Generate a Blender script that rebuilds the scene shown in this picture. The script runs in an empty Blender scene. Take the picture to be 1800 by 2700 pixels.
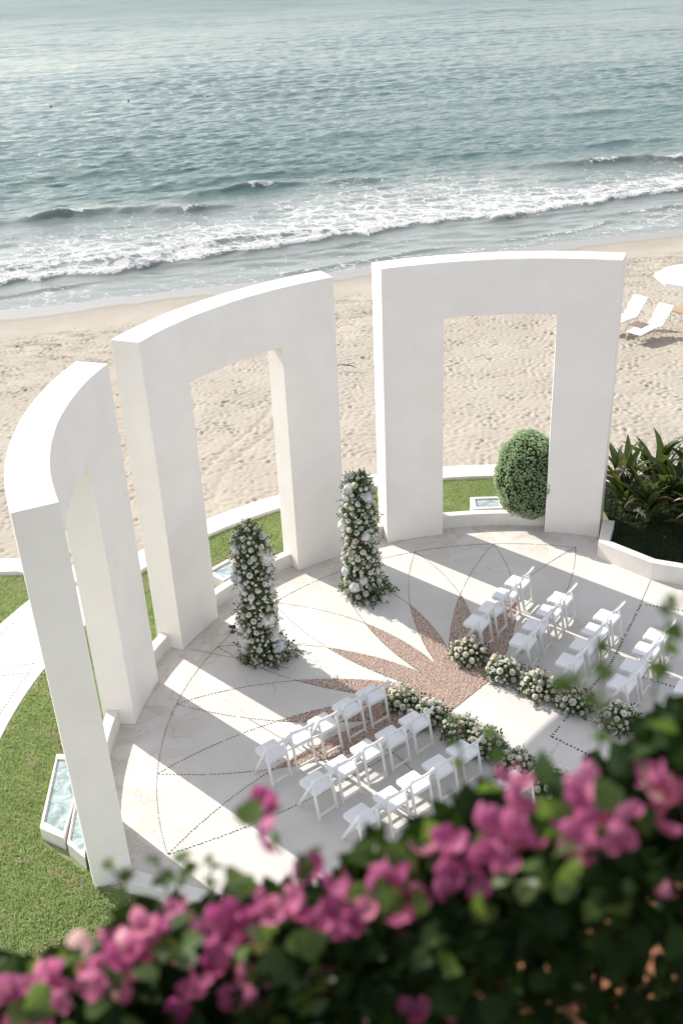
import bpy, bmesh, math
import numpy as np
from mathutils import Matrix, Vector, Euler
from mathutils.geometry import tessellate_polygon

RNG = np.random.RandomState(7)
SC = bpy.context.scene
COL = SC.collection
D2R = math.radians

# ------------------------------------------------------------------ camera
CAM_LOC = Vector((-3.1544, -13.6043, 12.0))
cam_data = bpy.data.cameras.new('camera')
cam = bpy.data.objects.new('camera', cam_data)
COL.objects.link(cam)
cam.matrix_world = Matrix(((0.99883337, 0.04828969, 0.0, CAM_LOC.x),
                           (-0.02316851, 0.479222, -0.87738788, CAM_LOC.y),
                           (-0.04236879, 0.8763643, 0.47978173, CAM_LOC.z),
                           (0, 0, 0, 1)))
cam_data.sensor_fit = 'VERTICAL'
cam_data.sensor_height = 36.0
cam_data.sensor_width = 24.0
cam_data.lens = 36.03
cam_data.clip_start = 0.05
cam_data.clip_end = 20000
cam_data.dof.use_dof = True
cam_data.dof.focus_distance = 19.5
cam_data.dof.aperture_fstop = 2.5
cam_data.dof.aperture_blades = 9
SC.camera = cam

# ------------------------------------------------------------------ light
SUN_AZ, SUN_EL = -46.5, 34.4          # azimuth clockwise from +Y, elevation
world = bpy.data.worlds.new('World')
SC.world = world
world.use_nodes = True
wn, wl = world.node_tree.nodes, world.node_tree.links
wn.clear()
sky = wn.new('ShaderNodeTexSky')
sky.sky_type = 'NISHITA'
sky.sun_disc = False
sky.sun_elevation = D2R(SUN_EL)
sky.sun_rotation = D2R(SUN_AZ)
sky.air_density = 1.0
sky.dust_density = 0.7
sky.ozone_density = 0.6
hsv = wn.new('ShaderNodeHueSaturation')
hsv.inputs['Saturation'].default_value = 0.42
tint = wn.new('ShaderNodeMix'); tint.data_type = 'RGBA'; tint.blend_type = 'MULTIPLY'
tint.inputs[0].default_value = 1.0
tint.inputs[7].default_value = (1.03, 0.995, 0.978, 1)
bg = wn.new('ShaderNodeBackground')
bg.inputs['Strength'].default_value = 0.135
wo = wn.new('ShaderNodeOutputWorld')
wl.new(sky.outputs[0], hsv.inputs['Color'])
wl.new(hsv.outputs[0], tint.inputs[6])
wl.new(tint.outputs[2], bg.inputs['Color'])
wl.new(bg.outputs[0], wo.inputs['Surface'])

sun_data = bpy.data.lights.new('sun', 'SUN')
sun_data.energy = 3.2
sun_data.angle = D2R(0.55)
sun_data.color = (1.0, 0.945, 0.87)
sun = bpy.data.objects.new('sun', sun_data)
COL.objects.link(sun)
sd = Vector((math.sin(D2R(SUN_AZ)) * math.cos(D2R(SUN_EL)), math.cos(D2R(SUN_AZ)) * math.cos(D2R(SUN_EL)), math.sin(D2R(SUN_EL))))
sun.rotation_euler = sd.to_track_quat('Z', 'Y').to_euler()
sun.location = (-30, 30, 40)

SC.view_settings.view_transform = 'Standard'
SC.view_settings.look = 'None'
SC.view_settings.gamma = 1
SC.view_settings.use_curve_mapping = False
SC.view_settings.exposure = 0.94
SC.cycles.use_denoising = True
SC.cycles.max_bounces = 8
SC.cycles.diffuse_bounces = 4
SC.cycles.glossy_bounces = 3
SC.cycles.transmission_bounces = 4
SC.cycles.transparent_max_bounces = 6
SC.cycles.caustics_reflective = False
SC.cycles.caustics_refractive = False
SC.cycles.sample_clamp_indirect = 6

# ------------------------------------------------------------------ helpers
def pol(r, a, z=0.0):
    """polar about the plaza centre; a in degrees clockwise from +Y"""
    return (r * math.sin(D2R(a)), r * math.cos(D2R(a)), z)

def link(o, parent=None):
    COL.objects.link(o)
    if parent is not None:
        o.parent = parent
    return o

def tag(o, label=None, cat=None, group=None, kind=None):
    if label: o['label'] = label
    if cat: o['category'] = cat
    if group: o['group'] = group
    if kind: o['kind'] = kind
    return o

def empty(name, loc=(0, 0, 0), rz=0.0):
    o = bpy.data.objects.new(name, None)
    o.empty_display_size = 0.1
    o.location = loc
    o.rotation_euler = (0, 0, rz)
    COL.objects.link(o)
    return o

def mesh_np(name, V, F, mat=None, smooth=False, attrs=None, mats=None, fmat=None):
    """V (n,3); F (m,k) all of the same size, or list of lists"""
    me = bpy.data.meshes.new(name)
    V = np.asarray(V, np.float32)
    if isinstance(F, np.ndarray):
        m, k = F.shape
        me.vertices.add(len(V)); me.vertices.foreach_set('co', V.ravel())
        me.loops.add(m * k); me.loops.foreach_set('vertex_index', F.astype(np.int32).ravel())
        me.polygons.add(m)
        me.polygons.foreach_set('loop_start', np.arange(0, m * k, k, dtype=np.int32))
        me.update(calc_edges=True)
    else:
        me.from_pydata([tuple(v) for v in V], [], [list(f) for f in F])
        me.update()
    if attrs:
        for n, a in attrs.items():
            at = me.attributes.new(n, 'FLOAT', 'POINT')
            at.data.foreach_set('value', np.asarray(a, np.float32).ravel())
    if mats:
        for mm in mats: me.materials.append(mm)
        if fmat is not None: me.polygons.foreach_set('material_index', np.asarray(fmat, np.int32))
    elif mat is not None:
        me.materials.append(mat)
    if smooth:
        me.polygons.foreach_set('use_smooth', np.ones(len(me.polygons), bool))
    me.validate()
    return me

def obj(name, me, parent=None):
    return link(bpy.data.objects.new(name, me), parent)

def bm_mesh(name, bm, mat, smooth=False, sharp=None):
    me = bpy.data.meshes.new(name)
    bmesh.ops.recalc_face_normals(bm, faces=bm.faces[:])
    bm.to_mesh(me); bm.free()
    if mat: me.materials.append(mat)
    if smooth or sharp:
        me.polygons.foreach_set('use_smooth', np.ones(len(me.polygons), bool))
        if sharp: me.set_sharp_from_angle(angle=D2R(sharp))
    return me

def add_box(bm, c, s, rot=None):
    m = Matrix.Translation(c) @ (rot.to_4x4() if rot is not None else Matrix.Identity(4)) @ Matrix.Diagonal((s[0], s[1], s[2], 1))
    return bmesh.ops.create_cube(bm, size=1.0, matrix=m)['verts']

def add_bar(bm, p, q, w, t, up=(0, 0, 1)):
    """rectangular bar from p to q; w across (perp to up), t along up"""
    p, q = Vector(p), Vector(q)
    d = (q - p); L = d.length; d.normalize()
    x = d.cross(Vector(up)).normalized(); y = x.cross(d).normalized()
    R = Matrix((x, d, y)).transposed()
    return add_box(bm, (p + q) / 2, (w, L, t), R)

def tube(bm, pts, r, n=8, cap=True):
    pts = [Vector(p) for p in pts]
    rings = []
    for i, p in enumerate(pts):
        d = (pts[min(i + 1, len(pts) - 1)] - pts[max(i - 1, 0)]).normalized()
        a = d.cross(Vector((0, 0, 1)))
        if a.length < 1e-3: a = d.cross(Vector((1, 0, 0)))
        a.normalize(); b = d.cross(a)
        rr = r[i] if hasattr(r, '__len__') else r
        rings.append([bm.verts.new(p + (a * math.cos(k * 2 * math.pi / n) + b * math.sin(k * 2 * math.pi / n)) * rr) for k in range(n)])
    for A, B in zip(rings[:-1], rings[1:]):
        for k in range(n):
            bm.faces.new((A[k], A[(k + 1) % n], B[(k + 1) % n], B[k]))
    if cap:
        bm.faces.new(rings[0][::-1]); bm.faces.new(rings[-1])

def bevel(bm, off, seg=2, ang=30):
    bmesh.ops.recalc_face_normals(bm, faces=bm.faces[:])
    es = [e for e in bm.edges if len(e.link_faces) == 2 and e.calc_face_angle() > D2R(ang)]
    bmesh.ops.bevel(bm, geom=es, offset=off, segments=seg, affect='EDGES', profile=0.5, clamp_overlap=True)

def prism(bm, poly, z0, z1):
    b = [bm.verts.new((x, y, z0)) for x, y in poly]
    t = [bm.verts.new((x, y, z1)) for x, y in poly]
    n = len(poly)
    bm.faces.new(b[::-1]); bm.faces.new(t)
    for i in range(n):
        bm.faces.new((b[i], b[(i + 1) % n], t[(i + 1) % n], t[i]))

def arc_wall(bm, r0, r1, a0, a1, z0, z1, n=24):
    A = np.linspace(a0, a1, n + 1)
    q = [[bm.verts.new(pol(r, a, z)) for a in A] for r, z in ((r0, z0), (r0, z1), (r1, z1), (r1, z0))]
    for k in range(4):
        P, Q = q[k], q[(k + 1) % 4]
        for i in range(n):
            bm.faces.new((P[i], P[i + 1], Q[i + 1], Q[i]))
    for i in (0, n):
        bm.faces.new([q[k][i] for k in range(4)])

def scatter(tv, tf, pos, R, scale, rnd=None):
    """many copies of a small template in one array mesh. R (n,3,3) scale (n,)"""
    tv = np.asarray(tv, float); tf = np.asarray(tf, int)
    n = len(pos)
    V = np.einsum('nij,vj->nvi', R, tv) * np.asarray(scale).reshape(n, 1, 1) + np.asarray(pos)[:, None, :]
    F = (tf[None] + (np.arange(n) * len(tv))[:, None, None]).reshape(-1, tf.shape[1])
    a = np.repeat(RNG.rand(n) if rnd is None else rnd, len(tv))
    return V.reshape(-1, 3), F, a

def frames(nrm, spin=None, tilt=0.0):
    """rotation matrices with local Z along nrm, random spin"""
    n = len(nrm)
    z = nrm + RNG.normal(0, tilt, (n, 3)) if tilt else np.array(nrm, float)
    z /= np.linalg.norm(z, axis=1)[:, None] + 1e-9
    h = RNG.normal(0, 1, (n, 3))
    x = np.cross(h, z); x /= np.linalg.norm(x, axis=1)[:, None] + 1e-9
    y = np.cross(z, x)
    return np.stack([x, y, z], -1)

def rand_dirs(n):
    v = RNG.normal(0, 1, (n, 3))
    return v / np.linalg.norm(v, axis=1)[:, None]

# ------------------------------------------------------------------ materials
class NT:
    def __init__(s, name):
        s.m = bpy.data.materials.new(name); s.m.use_nodes = True
        s.n = s.m.node_tree.nodes; s.l = s.m.node_tree.links
        s.n.clear()
        s.out = s.n.new('ShaderNodeOutputMaterial')
        s.geo = None
    def node(s, t, **kw):
        nd = s.n.new(t)
        for k, v in kw.items(): setattr(nd, k, v)
        return nd
    def pos(s):
        if s.geo is None: s.geo = s.n.new('ShaderNodeNewGeometry')
        return s.geo.outputs['Position']
    def lk(s, a, b): s.l.new(a, b)
    def scaled(s, sc, src=None):
        v = s.node('ShaderNodeVectorMath', operation='MULTIPLY')
        s.lk(src or s.pos(), v.inputs[0]); v.inputs[1].default_value = sc
        return v.outputs[0]
    def noise(s, scale, detail=3, rough=0.55, vec=None, dist=0.0):
        t = s.node('ShaderNodeTexNoise')
        t.inputs['Scale'].default_value = scale; t.inputs['Detail'].default_value = detail
        t.inputs['Roughness'].default_value = rough; t.inputs['Distortion'].default_value = dist
        s.lk(vec or s.pos(), t.inputs['Vector'])
        return t.outputs[0]
    def vor(s, scale, feature='F1', vec=None, rand=1.0):
        t = s.node('ShaderNodeTexVoronoi', feature=feature)
        t.inputs['Scale'].default_value = scale; t.inputs['Randomness'].default_value = rand
        s.lk(vec or s.pos(), t.inputs['Vector'])
        return t
    def ramp(s, fac, lo, hi, a=0.0, b=1.0):
        r = s.node('ShaderNodeMapRange', interpolation_type='SMOOTHSTEP')
        s.lk(fac, r.inputs[0])
        for i, v in zip((1, 2, 3, 4), (lo, hi, a, b)): r.inputs[i].default_value = v
        return r.outputs[0]
    def math(s, op, a, b=None, c=None):
        m = s.node('ShaderNodeMath', operation=op)
        for i, v in enumerate((a, b, c)):
            if v is None: continue
            if isinstance(v, (int, float)): m.inputs[i].default_value = v
            else: s.lk(v, m.inputs[i])
        return m.outputs[0]
    def mix(s, fac, a, b, blend='MIX'):
        m = s.node('ShaderNodeMix', data_type='RGBA', blend_type=blend)
        for i, v in ((0, fac), (6, a), (7, b)):
            if isinstance(v, (int, float)): m.inputs[i].default_value = v
            elif isinstance(v, tuple): m.inputs[i].default_value = (*v, 1) if len(v) == 3 else v
            else: s.lk(v, m.inputs[i])
        return m.outputs[2]
    def attr(s, name):
        a = s.node('ShaderNodeAttribute'); a.attribute_name = name
        return a.outputs['Fac']
    def objrnd(s):
        return s.node('ShaderNodeObjectInfo').outputs['Random']
    def bump(s, h, strength=0.3, dist=0.02, nrm=None):
        b = s.node('ShaderNodeBump'); b.inputs['Strength'].default_value = strength; b.inputs['Distance'].default_value = dist
        s.lk(h, b.inputs['Height'])
        if nrm is not None: s.lk(nrm, b.inputs['Normal'])
        return b.outputs[0]
    def pbr(s, col, rough=0.6, nrm=None, spec=0.4, **kw):
        p = s.node('ShaderNodeBsdfPrincipled')
        if isinstance(col, tuple): p.inputs['Base Color'].default_value = (*col, 1)
        else: s.lk(col, p.inputs['Base Color'])
        if isinstance(rough, (int, float)): p.inputs['Roughness'].default_value = rough
        else: s.lk(rough, p.inputs['Roughness'])
        p.inputs['Specular IOR Level'].default_value = spec
        for k, v in kw.items():
            if isinstance(v, (int, float)): p.inputs[k].default_value = v
            else: s.lk(v, p.inputs[k])
        if nrm is not None: s.lk(nrm, p.inputs['Normal'])
        s.p = p
        return p.outputs[0]
    def translucent(s, shader, col, fac, nrm=None):
        t = s.node('ShaderNodeBsdfTranslucent')
        if isinstance(col, tuple): t.inputs[0].default_value = (*col, 1)
        else: s.lk(col, t.inputs[0])
        m = s.node('ShaderNodeMixShader'); m.inputs[0].default_value = fac
        s.lk(shader, m.inputs[1]); s.lk(t.outputs[0], m.inputs[2])
        return m.outputs[0]
    def done(s, sh):
        s.lk(sh, s.out.inputs['Surface']); return s.m

def simple(name, col, rough=0.5, spec=0.4, var=0.06, scale=8, bumps=0.0, metallic=0.0):
    t = NT(name)
    n = t.noise(scale, 4)
    dark = tuple(c * (1 - var * 2) for c in col)
    c = t.mix(t.ramp(n, .3, .7), dark, col)
    nm = t.bump(t.noise(scale * 6, 4), bumps, .01) if bumps else None
    return t.done(t.pbr(c, rough, nm, spec, Metallic=metallic))

def m_plaster():
    t = NT('white_plaster')
    blot = t.noise(1.1, 5, .6)
    fine = t.noise(14, 4, .6)
    c = t.mix(t.ramp(blot, .35, .7), (.825, .785, .74), (.86, .825, .782))
    c = t.mix(t.ramp(fine, .62, .75, 0, .07), c, (.62, .58, .53))
    # faint vertical streaks of weathering
    st = t.noise(1.0, 4, .6, t.scaled((7, 7, .35)))
    c = t.mix(t.ramp(st, .60, .85, 0, .10), c, (.62, .59, .54))
    sepn = t.node('ShaderNodeSeparateXYZ'); t.lk(t.geo.outputs['True Normal'], sepn.inputs[0])
    up = t.ramp(sepn.outputs[2], .5, .8)
    fl = t.math('MULTIPLY', up, t.ramp(t.noise(7, 6, .7), .70, .74))
    c = t.mix(t.math('MULTIPLY', fl, .6), c, (.22, .20, .18))
    hc = t.vor(.9, 'DISTANCE_TO_EDGE', t.scaled((1, 1, .6)))
    hl = t.math('MULTIPLY', t.math('SUBTRACT', 1.0, t.ramp(hc.outputs['Distance'], .001, .006)), t.ramp(t.noise(.8, 3), .56, .66, 0, .09))
    c = t.mix(hl, c, (.45, .42, .38))
    nm = t.bump(t.noise(2.2, 3), .25, .03)
    nm = t.bump(t.noise(60, 4), .18, .006, nm)
    return t.done(t.pbr(c, .75, nm, .25))

def m_floor():
    t = NT('white_concrete')
    sep = t.node('ShaderNodeSeparateXYZ'); t.lk(t.pos(), sep.inputs[0])
    xy = t.node('ShaderNodeCombineXYZ'); t.lk(sep.outputs[0], xy.inputs[0]); t.lk(sep.outputs[1], xy.inputs[1])
    ln = t.node('ShaderNodeVectorMath', operation='LENGTH'); t.lk(xy.outputs[0], ln.inputs[0])
    r = ln.outputs['Value']
    big = t.noise(.55, 5, .6)
    c = t.mix(t.ramp(big, .3, .72), (.60, .57, .525), (.69, .66, .618))
    # brown water stains that gather near the rim, with tide-line edges
    sn = t.noise(1.5, 6, .62, None, 1.2)
    rim = t.ramp(r, 5.2, 7.0)
    s1 = t.math('MULTIPLY', t.ramp(sn, .46, .68), rim)
    c = t.mix(t.math('MULTIPLY', s1, .42), c, (.53, .43, .32))
    edge = t.math('MULTIPLY', t.math('SUBTRACT', 1.0, t.ramp(t.math('ABSOLUTE', t.math('SUBTRACT', sn, .55)), .0, .03)), rim)
    c = t.mix(t.math('MULTIPLY', edge, .35), c, (.40, .30, .21))
    s2 = t.ramp(t.noise(.9, 6, .65, None, .8), .58, .7, 0, .16)
    c = t.mix(s2, c, (.55, .49, .41))
    # hairline cracks
    w = t.node('ShaderNodeVectorMath', operation='ADD')
    nv = t.node('ShaderNodeTexNoise'); nv.inputs['Scale'].default_value = 1.7; nv.inputs['Detail'].default_value = 5
    t.lk(t.pos(), nv.inputs['Vector'])
    sc = t.node('ShaderNodeVectorMath', operation='SCALE'); t.lk(nv.outputs['Color'], sc.inputs[0]); sc.inputs['Scale'].default_value = .9
    t.lk(t.pos(), w.inputs[0]); t.lk(sc.outputs[0], w.inputs[1])
    v = t.vor(.75, 'DISTANCE_TO_EDGE', w.outputs[0])
    crack = t.math('MULTIPLY', t.math('SUBTRACT', 1.0, t.ramp(v.outputs['Distance'], .002, .010)), t.ramp(t.noise(.35, 2), .5, .6))
    c = t.mix(t.math('MULTIPLY', crack, .5), c, (.33, .29, .25))
    sp = t.ramp(t.noise(28, 3, .6), .66, .74, 0, .22)
    c = t.mix(sp, c, (.5, .45, .38))
    nm = t.bump(t.noise(45, 4), .15, .006)
    return t.done(t.pbr(c, .7, nm, .3))

def m_sand():
    t = NT('beach_sand')
    wet, rough_a = t.attr('wet'), t.attr('wrack')
    n1 = t.noise(.5, 5, .6); n2 = t.noise(9, 5, .65); n3 = t.noise(90, 3, .6)
    c = t.mix(t.ramp(n1, .3, .7), (.395, .354, .292), (.45, .408, .342))
    c = t.mix(t.ramp(n2, .35, .7, 0, .35), c, (.32, .275, .222))
    c = t.mix(t.ramp(n3, .55, .75, 0, .35), c, (.27, .23, .18))
    wr = t.math('MULTIPLY', rough_a, t.ramp(t.noise(1.6, 6, .7, t.scaled((.55, 1.5, 1))), .48, .66))
    c = t.mix(t.math('MULTIPLY', wr, .62), c, (.15, .132, .108))
    c = t.mix(wet, c, (.21, .195, .175))
    film = t.ramp(wet, .55, .95)
    ro = t.math('MULTIPLY_ADD', film, -.2, .9)
    nm = t.bump(t.noise(35, 4, .6), .25, .02)
    nm = t.bump(t.noise(35, 4, .6), .25, .02)
    bs = nm.node.inputs['Strength']; t.lk(t.math('MULTIPLY_ADD', film, -.34, .35), bs)
    sh = t.pbr(c, ro, nm, .35)
    t.lk(t.math('MULTIPLY', film, .55), t.p.inputs['Coat Weight']); t.p.inputs['Coat Roughness'].default_value = .10; t.p.inputs['Coat IOR'].default_value = 1.45
    t.p.inputs['Specular IOR Level'].default_value = .2
    return t.done(sh)

def m_sea():
    t = NT('sea_water')
    foam_d, shallow, far = t.attr('foam'), t.attr('shallow'), t.attr('far')
    deep = t.mix(t.ramp(t.noise(.05, 3), .35, .65), (.064, .128, .122), (.080, .150, .140))
    c = t.mix(shallow, deep, (.185, .205, .185))
    # lacy foam: nets of thin strands (cell edges at two sizes) and froth
    wv = t.node('ShaderNodeTexNoise'); wv.inputs['Scale'].default_value = 1.1; wv.inputs['Detail'].default_value = 6
    t.lk(t.pos(), wv.inputs['Vector'])
    s_ = t.node('ShaderNodeVectorMath', operation='SCALE'); t.lk(wv.outputs['Color'], s_.inputs[0]); s_.inputs['Scale'].default_value = 1.5
    ad = t.node('ShaderNodeVectorMath', operation='ADD'); t.lk(t.scaled((.75, 1.0, 0)), ad.inputs[0]); t.lk(s_.outputs[0], ad.inputs[1])
    e1 = t.vor(.95, 'DISTANCE_TO_EDGE', ad.outputs[0]).outputs['Distance']
    e2 = t.vor(2.9, 'DISTANCE_TO_EDGE', ad.outputs[0]).outputs['Distance']
    net = t.math('MINIMUM', e1, t.math('MULTIPLY_ADD', e2, 1.4, .05))
    fr = t.noise(5.5, 8, .75, t.scaled((.6, 1.2, 1)))
    h = t.math('ADD', t.math('MULTIPLY', net, 1.7), t.math('MULTIPLY_ADD', fr, 1.0, -.36))
    thr = t.math('MULTIPLY_ADD', foam_d, .56, -.06)
    fm = t.ramp(t.math('SUBTRACT', thr, h), -.05, .08)
    fm = t.math('MULTIPLY', fm, t.ramp(foam_d, .02, .10))
    # ripples finer than the mesh
    st = t.math('MULTIPLY_ADD', far, .9, 1.0)
    n1 = t.noise(1.9, 8, .70, t.scaled((.55, 1.35, 1)))
    b1 = t.node('ShaderNodeBump'); b1.inputs['Distance'].default_value = .20
    t.lk(n1, b1.inputs['Height'])
    calm = t.math('MULTIPLY', t.math('MULTIPLY_ADD', shallow, -.70, .85), st)
    t.lk(calm, b1.inputs['Strength'])
    froth = t.noise(7, 8, .78)
    b2 = t.node('ShaderNodeBump'); b2.inputs['Distance'].default_value = .22
    t.lk(froth, b2.inputs['Height']); t.lk(t.math('MULTIPLY', fm, .8), b2.inputs['Strength']); t.lk(b1.outputs[0], b2.inputs['Normal'])
    ro = t.math('MULTIPLY_ADD', far, .10, .10)
    w = t.pbr(c, ro, b2.outputs[0], .42, IOR=1.33)
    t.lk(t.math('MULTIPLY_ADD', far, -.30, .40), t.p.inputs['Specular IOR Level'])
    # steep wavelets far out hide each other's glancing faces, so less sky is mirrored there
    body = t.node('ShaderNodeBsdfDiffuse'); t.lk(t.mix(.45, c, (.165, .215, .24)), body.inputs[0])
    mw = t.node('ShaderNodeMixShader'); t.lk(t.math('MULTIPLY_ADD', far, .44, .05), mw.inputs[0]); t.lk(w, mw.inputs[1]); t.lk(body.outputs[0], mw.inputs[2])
    w = mw.outputs[0]
    foam = t.node('ShaderNodeBsdfDiffuse'); foam.inputs[0].default_value = (.73, .73, .72, 1); t.lk(b2.outputs[0], foam.inputs['Normal'])
    mx = t.node('ShaderNodeMixShader'); t.lk(fm, mx.inputs[0]); t.lk(w, mx.inputs[1]); t.lk(foam.outputs[0], mx.inputs[2])
    return t.done(mx.outputs[0])

def m_leaf(name, c1, c2, trans=.35, rough=.45, obj_rnd=False, tc=None, spec=.4):
    t = NT(name)
    r = t.objrnd() if obj_rnd else t.attr('rnd')
    c = t.mix(r, c1, c2)
    c = t.mix(t.ramp(t.noise(30, 3), .4, .7, 0, .25), c, tuple(x * .6 for x in c1))
    sh = t.pbr(c, rough, None, spec)
    tcol = t.mix(.5, c, tc or tuple(min(1, x * 1.6) for x in c2))
    return t.done(t.translucent(sh, tcol, trans))

def m_petal(name, cols, trans=.3):
    t = NT(name)
    r = t.objrnd()
    cr = t.node('ShaderNodeValToRGB'); cr.color_ramp.interpolation = 'CONSTANT'
    el = cr.color_ramp.elements
    while len(el) < len(cols): el.new(.5)
    pos = 0
    for e, (w, c) in zip(el, cols):
        e.position = pos; e.color = (*c, 1); pos += w
    t.lk(r, cr.inputs[0])
    sh = t.pbr(cr.outputs[0], .6, None, .25)
    return t.done(t.translucent(sh, cr.outputs[0], trans))

MAT = {}
MAT['plaster'] = m_plaster()
MAT['floor'] = m_floor()
MAT['sand'] = m_sand()
MAT['sea'] = m_sea()
MAT['path'] = simple('path_concrete', (.70, .67, .64), .75, .3, .05, 1.2, .15)
MAT['wall'] = simple('painted_low_wall', (.78, .745, .69), .75, .25, .05, 2.0, .2)
MAT['black_pebble'] = simple('black_pebble', (.060, .054, .050), .5, .4, .2, 30)
MAT['joint'] = simple('joint_line', (.30, .27, .24), .8, .2, .1, 10)
MAT['chair'] = simple('white_resin', (.80, .80, .79), .38, .45, .02, 4)
MAT['chair_pad'] = simple('white_vinyl_pad', (.80, .81, .82), .45, .4, .02, 5)
MAT['soil'] = simple('garden_soil', (.07, .055, .04), .95, .1, .2, 6, .5)
MAT['terracotta'] = simple('terracotta', (.42, .19, .10), .8, .2, .2, 9, .3)
MAT['lounger'] = simple('white_sling', (.82, .82, .82), .6, .3, .02, 5)
MAT['lounger_frame'] = simple('pale_metal', (.66, .63, .60), .35, .5, .05, 10)
MAT['wood'] = simple('oiled_wood', (.30, .215, .165), .55, .35, .15, 12)
MAT['wood_light'] = simple('pale_wood', (.52, .36, .21), .55, .35, .12, 12)
MAT['umbrella'] = simple('white_canvas', (.84, .84, .84), .8, .2, .02, 4)
MAT['black_metal'] = simple('black_metal', (.03, .03, .03), .4, .5, .1, 10)
MAT['bark'] = simple('bark', (.11, .08, .055), .9, .15, .25, 14, .4)
MAT['stem'] = simple('green_stem', (.10, .14, .045), .6, .3, .2, 20)
MAT['debris'] = simple('driftwood', (.16, .13, .10), .9, .15, .2, 14)

def m_ground_lawn():
    t = NT('lawn_turf')
    c = t.mix(t.ramp(t.noise(1.3, 5, .65), .35, .65), (.24, .29, .13), (.34, .36, .19))
    c = t.mix(t.ramp(t.noise(2.6, 5, .6), .56, .72, 0, .7), c, (.36, .31, .19))
    c = t.mix(t.ramp(t.noise(60, 4, .7), .45, .7, 0, .5), c, (.10, .14, .05))
    return t.done(t.pbr(c, .9, t.bump(t.noise(70, 4, .7), .8, .03), .15))
MAT['lawn'] = m_ground_lawn()

def m_grass():
    t = NT('grass_blades')
    r = t.attr('rnd')
    c = t.mix(r, (.32, .43, .155), (.54, .61, .30))
    c = t.mix(t.ramp(t.noise(2.2, 4, .6), .52, .70, 0, .75), c, (.60, .53, .37))
    c = t.mix(t.ramp(t.noise(5, 4, .6), .50, .70, 0, .5), c, (.25, .34, .115))
    sh = t.pbr(c, .55, None, .3)
    return t.done(t.translucent(sh, c, .4))
MAT['grass'] = m_grass()

def m_pebbles():
    t = NT('red_pebbles')
    r = t.attr('rnd')
    c = t.mix(r, (.52, .385, .315), (.72, .57, .485))
    c = t.mix(t.ramp(t.noise(160, 2), .6, .75, 0, .3), c, (.70, .58, .50))
    return t.done(t.pbr(c, .6, None, .35))
MAT['red_pebble'] = m_pebbles()
MAT['pebble_bed'] = simple('pebble_mortar', (.33, .24, .19), .9, .15, .2, 30)

def m_pool():
    t = NT('glass_block_water')
    c = t.mix(t.ramp(t.noise(3.5, 5, .6, None, 1.2), .35, .65), (.20, .28, .275), (.44, .51, .50))
    c = t.mix(t.ramp(t.noise(24, 4), .55, .75, 0, .5), c, (.56, .62, .61))
    return t.done(t.pbr(c, .12, t.bump(t.noise(9, 4), .25, .03), .5))
MAT['pool'] = m_pool()

MAT['topiary'] = m_leaf('topiary_leaves', (.25, .36, .18), (.50, .60, .39), .38, .45)
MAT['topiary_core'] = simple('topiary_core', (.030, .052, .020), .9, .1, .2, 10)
MAT['crinum'] = m_leaf('strap_leaf', (.028, .058, .017), (.105, .140, .040), .34, .38, True, (.18, .22, .04))
MAT['crinum_dry'] = m_leaf('dry_strap_leaf', (.36, .24, .14), (.50, .38, .25), .25, .6, True)
MAT['crinum_flower'] = m_petal('crinum_flower', [(.5, (.66, .54, .53)), (.5, (.76, .68, .65))])
MAT['ivy'] = m_leaf('ground_cover', (.025, .050, .018), (.055, .085, .028), .2, .6)
MAT['rose'] = m_petal('rose_petals', [(.36, (.92, .90, .83)), (.54, (.93, .92, .89)), (.08, (.91, .84, .77)), (.02, (.88, .74, .65))], .42)
MAT['rose_white'] = m_petal('white_rose_petals', [(.6, (.92, .89, .81)), (.28, (.92, .91, .87)), (.12, (.90, .82, .73))], .42)
MAT['hydrangea'] = m_petal('hydrangea_petals', [(.82, (.88, .88, .86)), (.18, (.82, .84, .87))], .42)
MAT['arr_leaf'] = m_leaf('arrangement_leaves', (.030, .066, .020), (.110, .175, .055), .28, .45)
MAT['arr_pale'] = m_leaf('pale_filler', (.38, .43, .28), (.70, .71, .58), .3, .55)
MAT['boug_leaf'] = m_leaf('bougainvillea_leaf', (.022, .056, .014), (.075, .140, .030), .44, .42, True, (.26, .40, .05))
MAT['boug_shade'] = m_leaf('bougainvillea_shaded_foliage', (.006, .018, .005), (.020, .046, .009), .22, .6, False, (.07, .13, .016), .10)  # darkened copy of the leaf: shade inside the bush put into the colour
def m_bract():
    t = NT('bougainvillea_bract')
    r = t.objrnd()
    c = t.mix(r, (.32, .055, .16), (.56, .18, .32))
    c = t.mix(t.ramp(t.noise(60, 3), .45, .75, 0, .4), c, (.58, .20, .40))
    sh = t.pbr(c, .6, None, .2)
    tc = t.mix(r, (.39, .065, .22), (.68, .27, .43))
    return t.done(t.translucent(sh, tc, .48))
MAT['bract'] = m_bract()
MAT['bract_pale'] = m_petal('pale_sunlit_bract', [(.6, (.72, .28, .40)), (.4, (.78, .55, .52))], .45)  # lighter copy of the bract, with sunlight on the petals put into the colour

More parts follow.
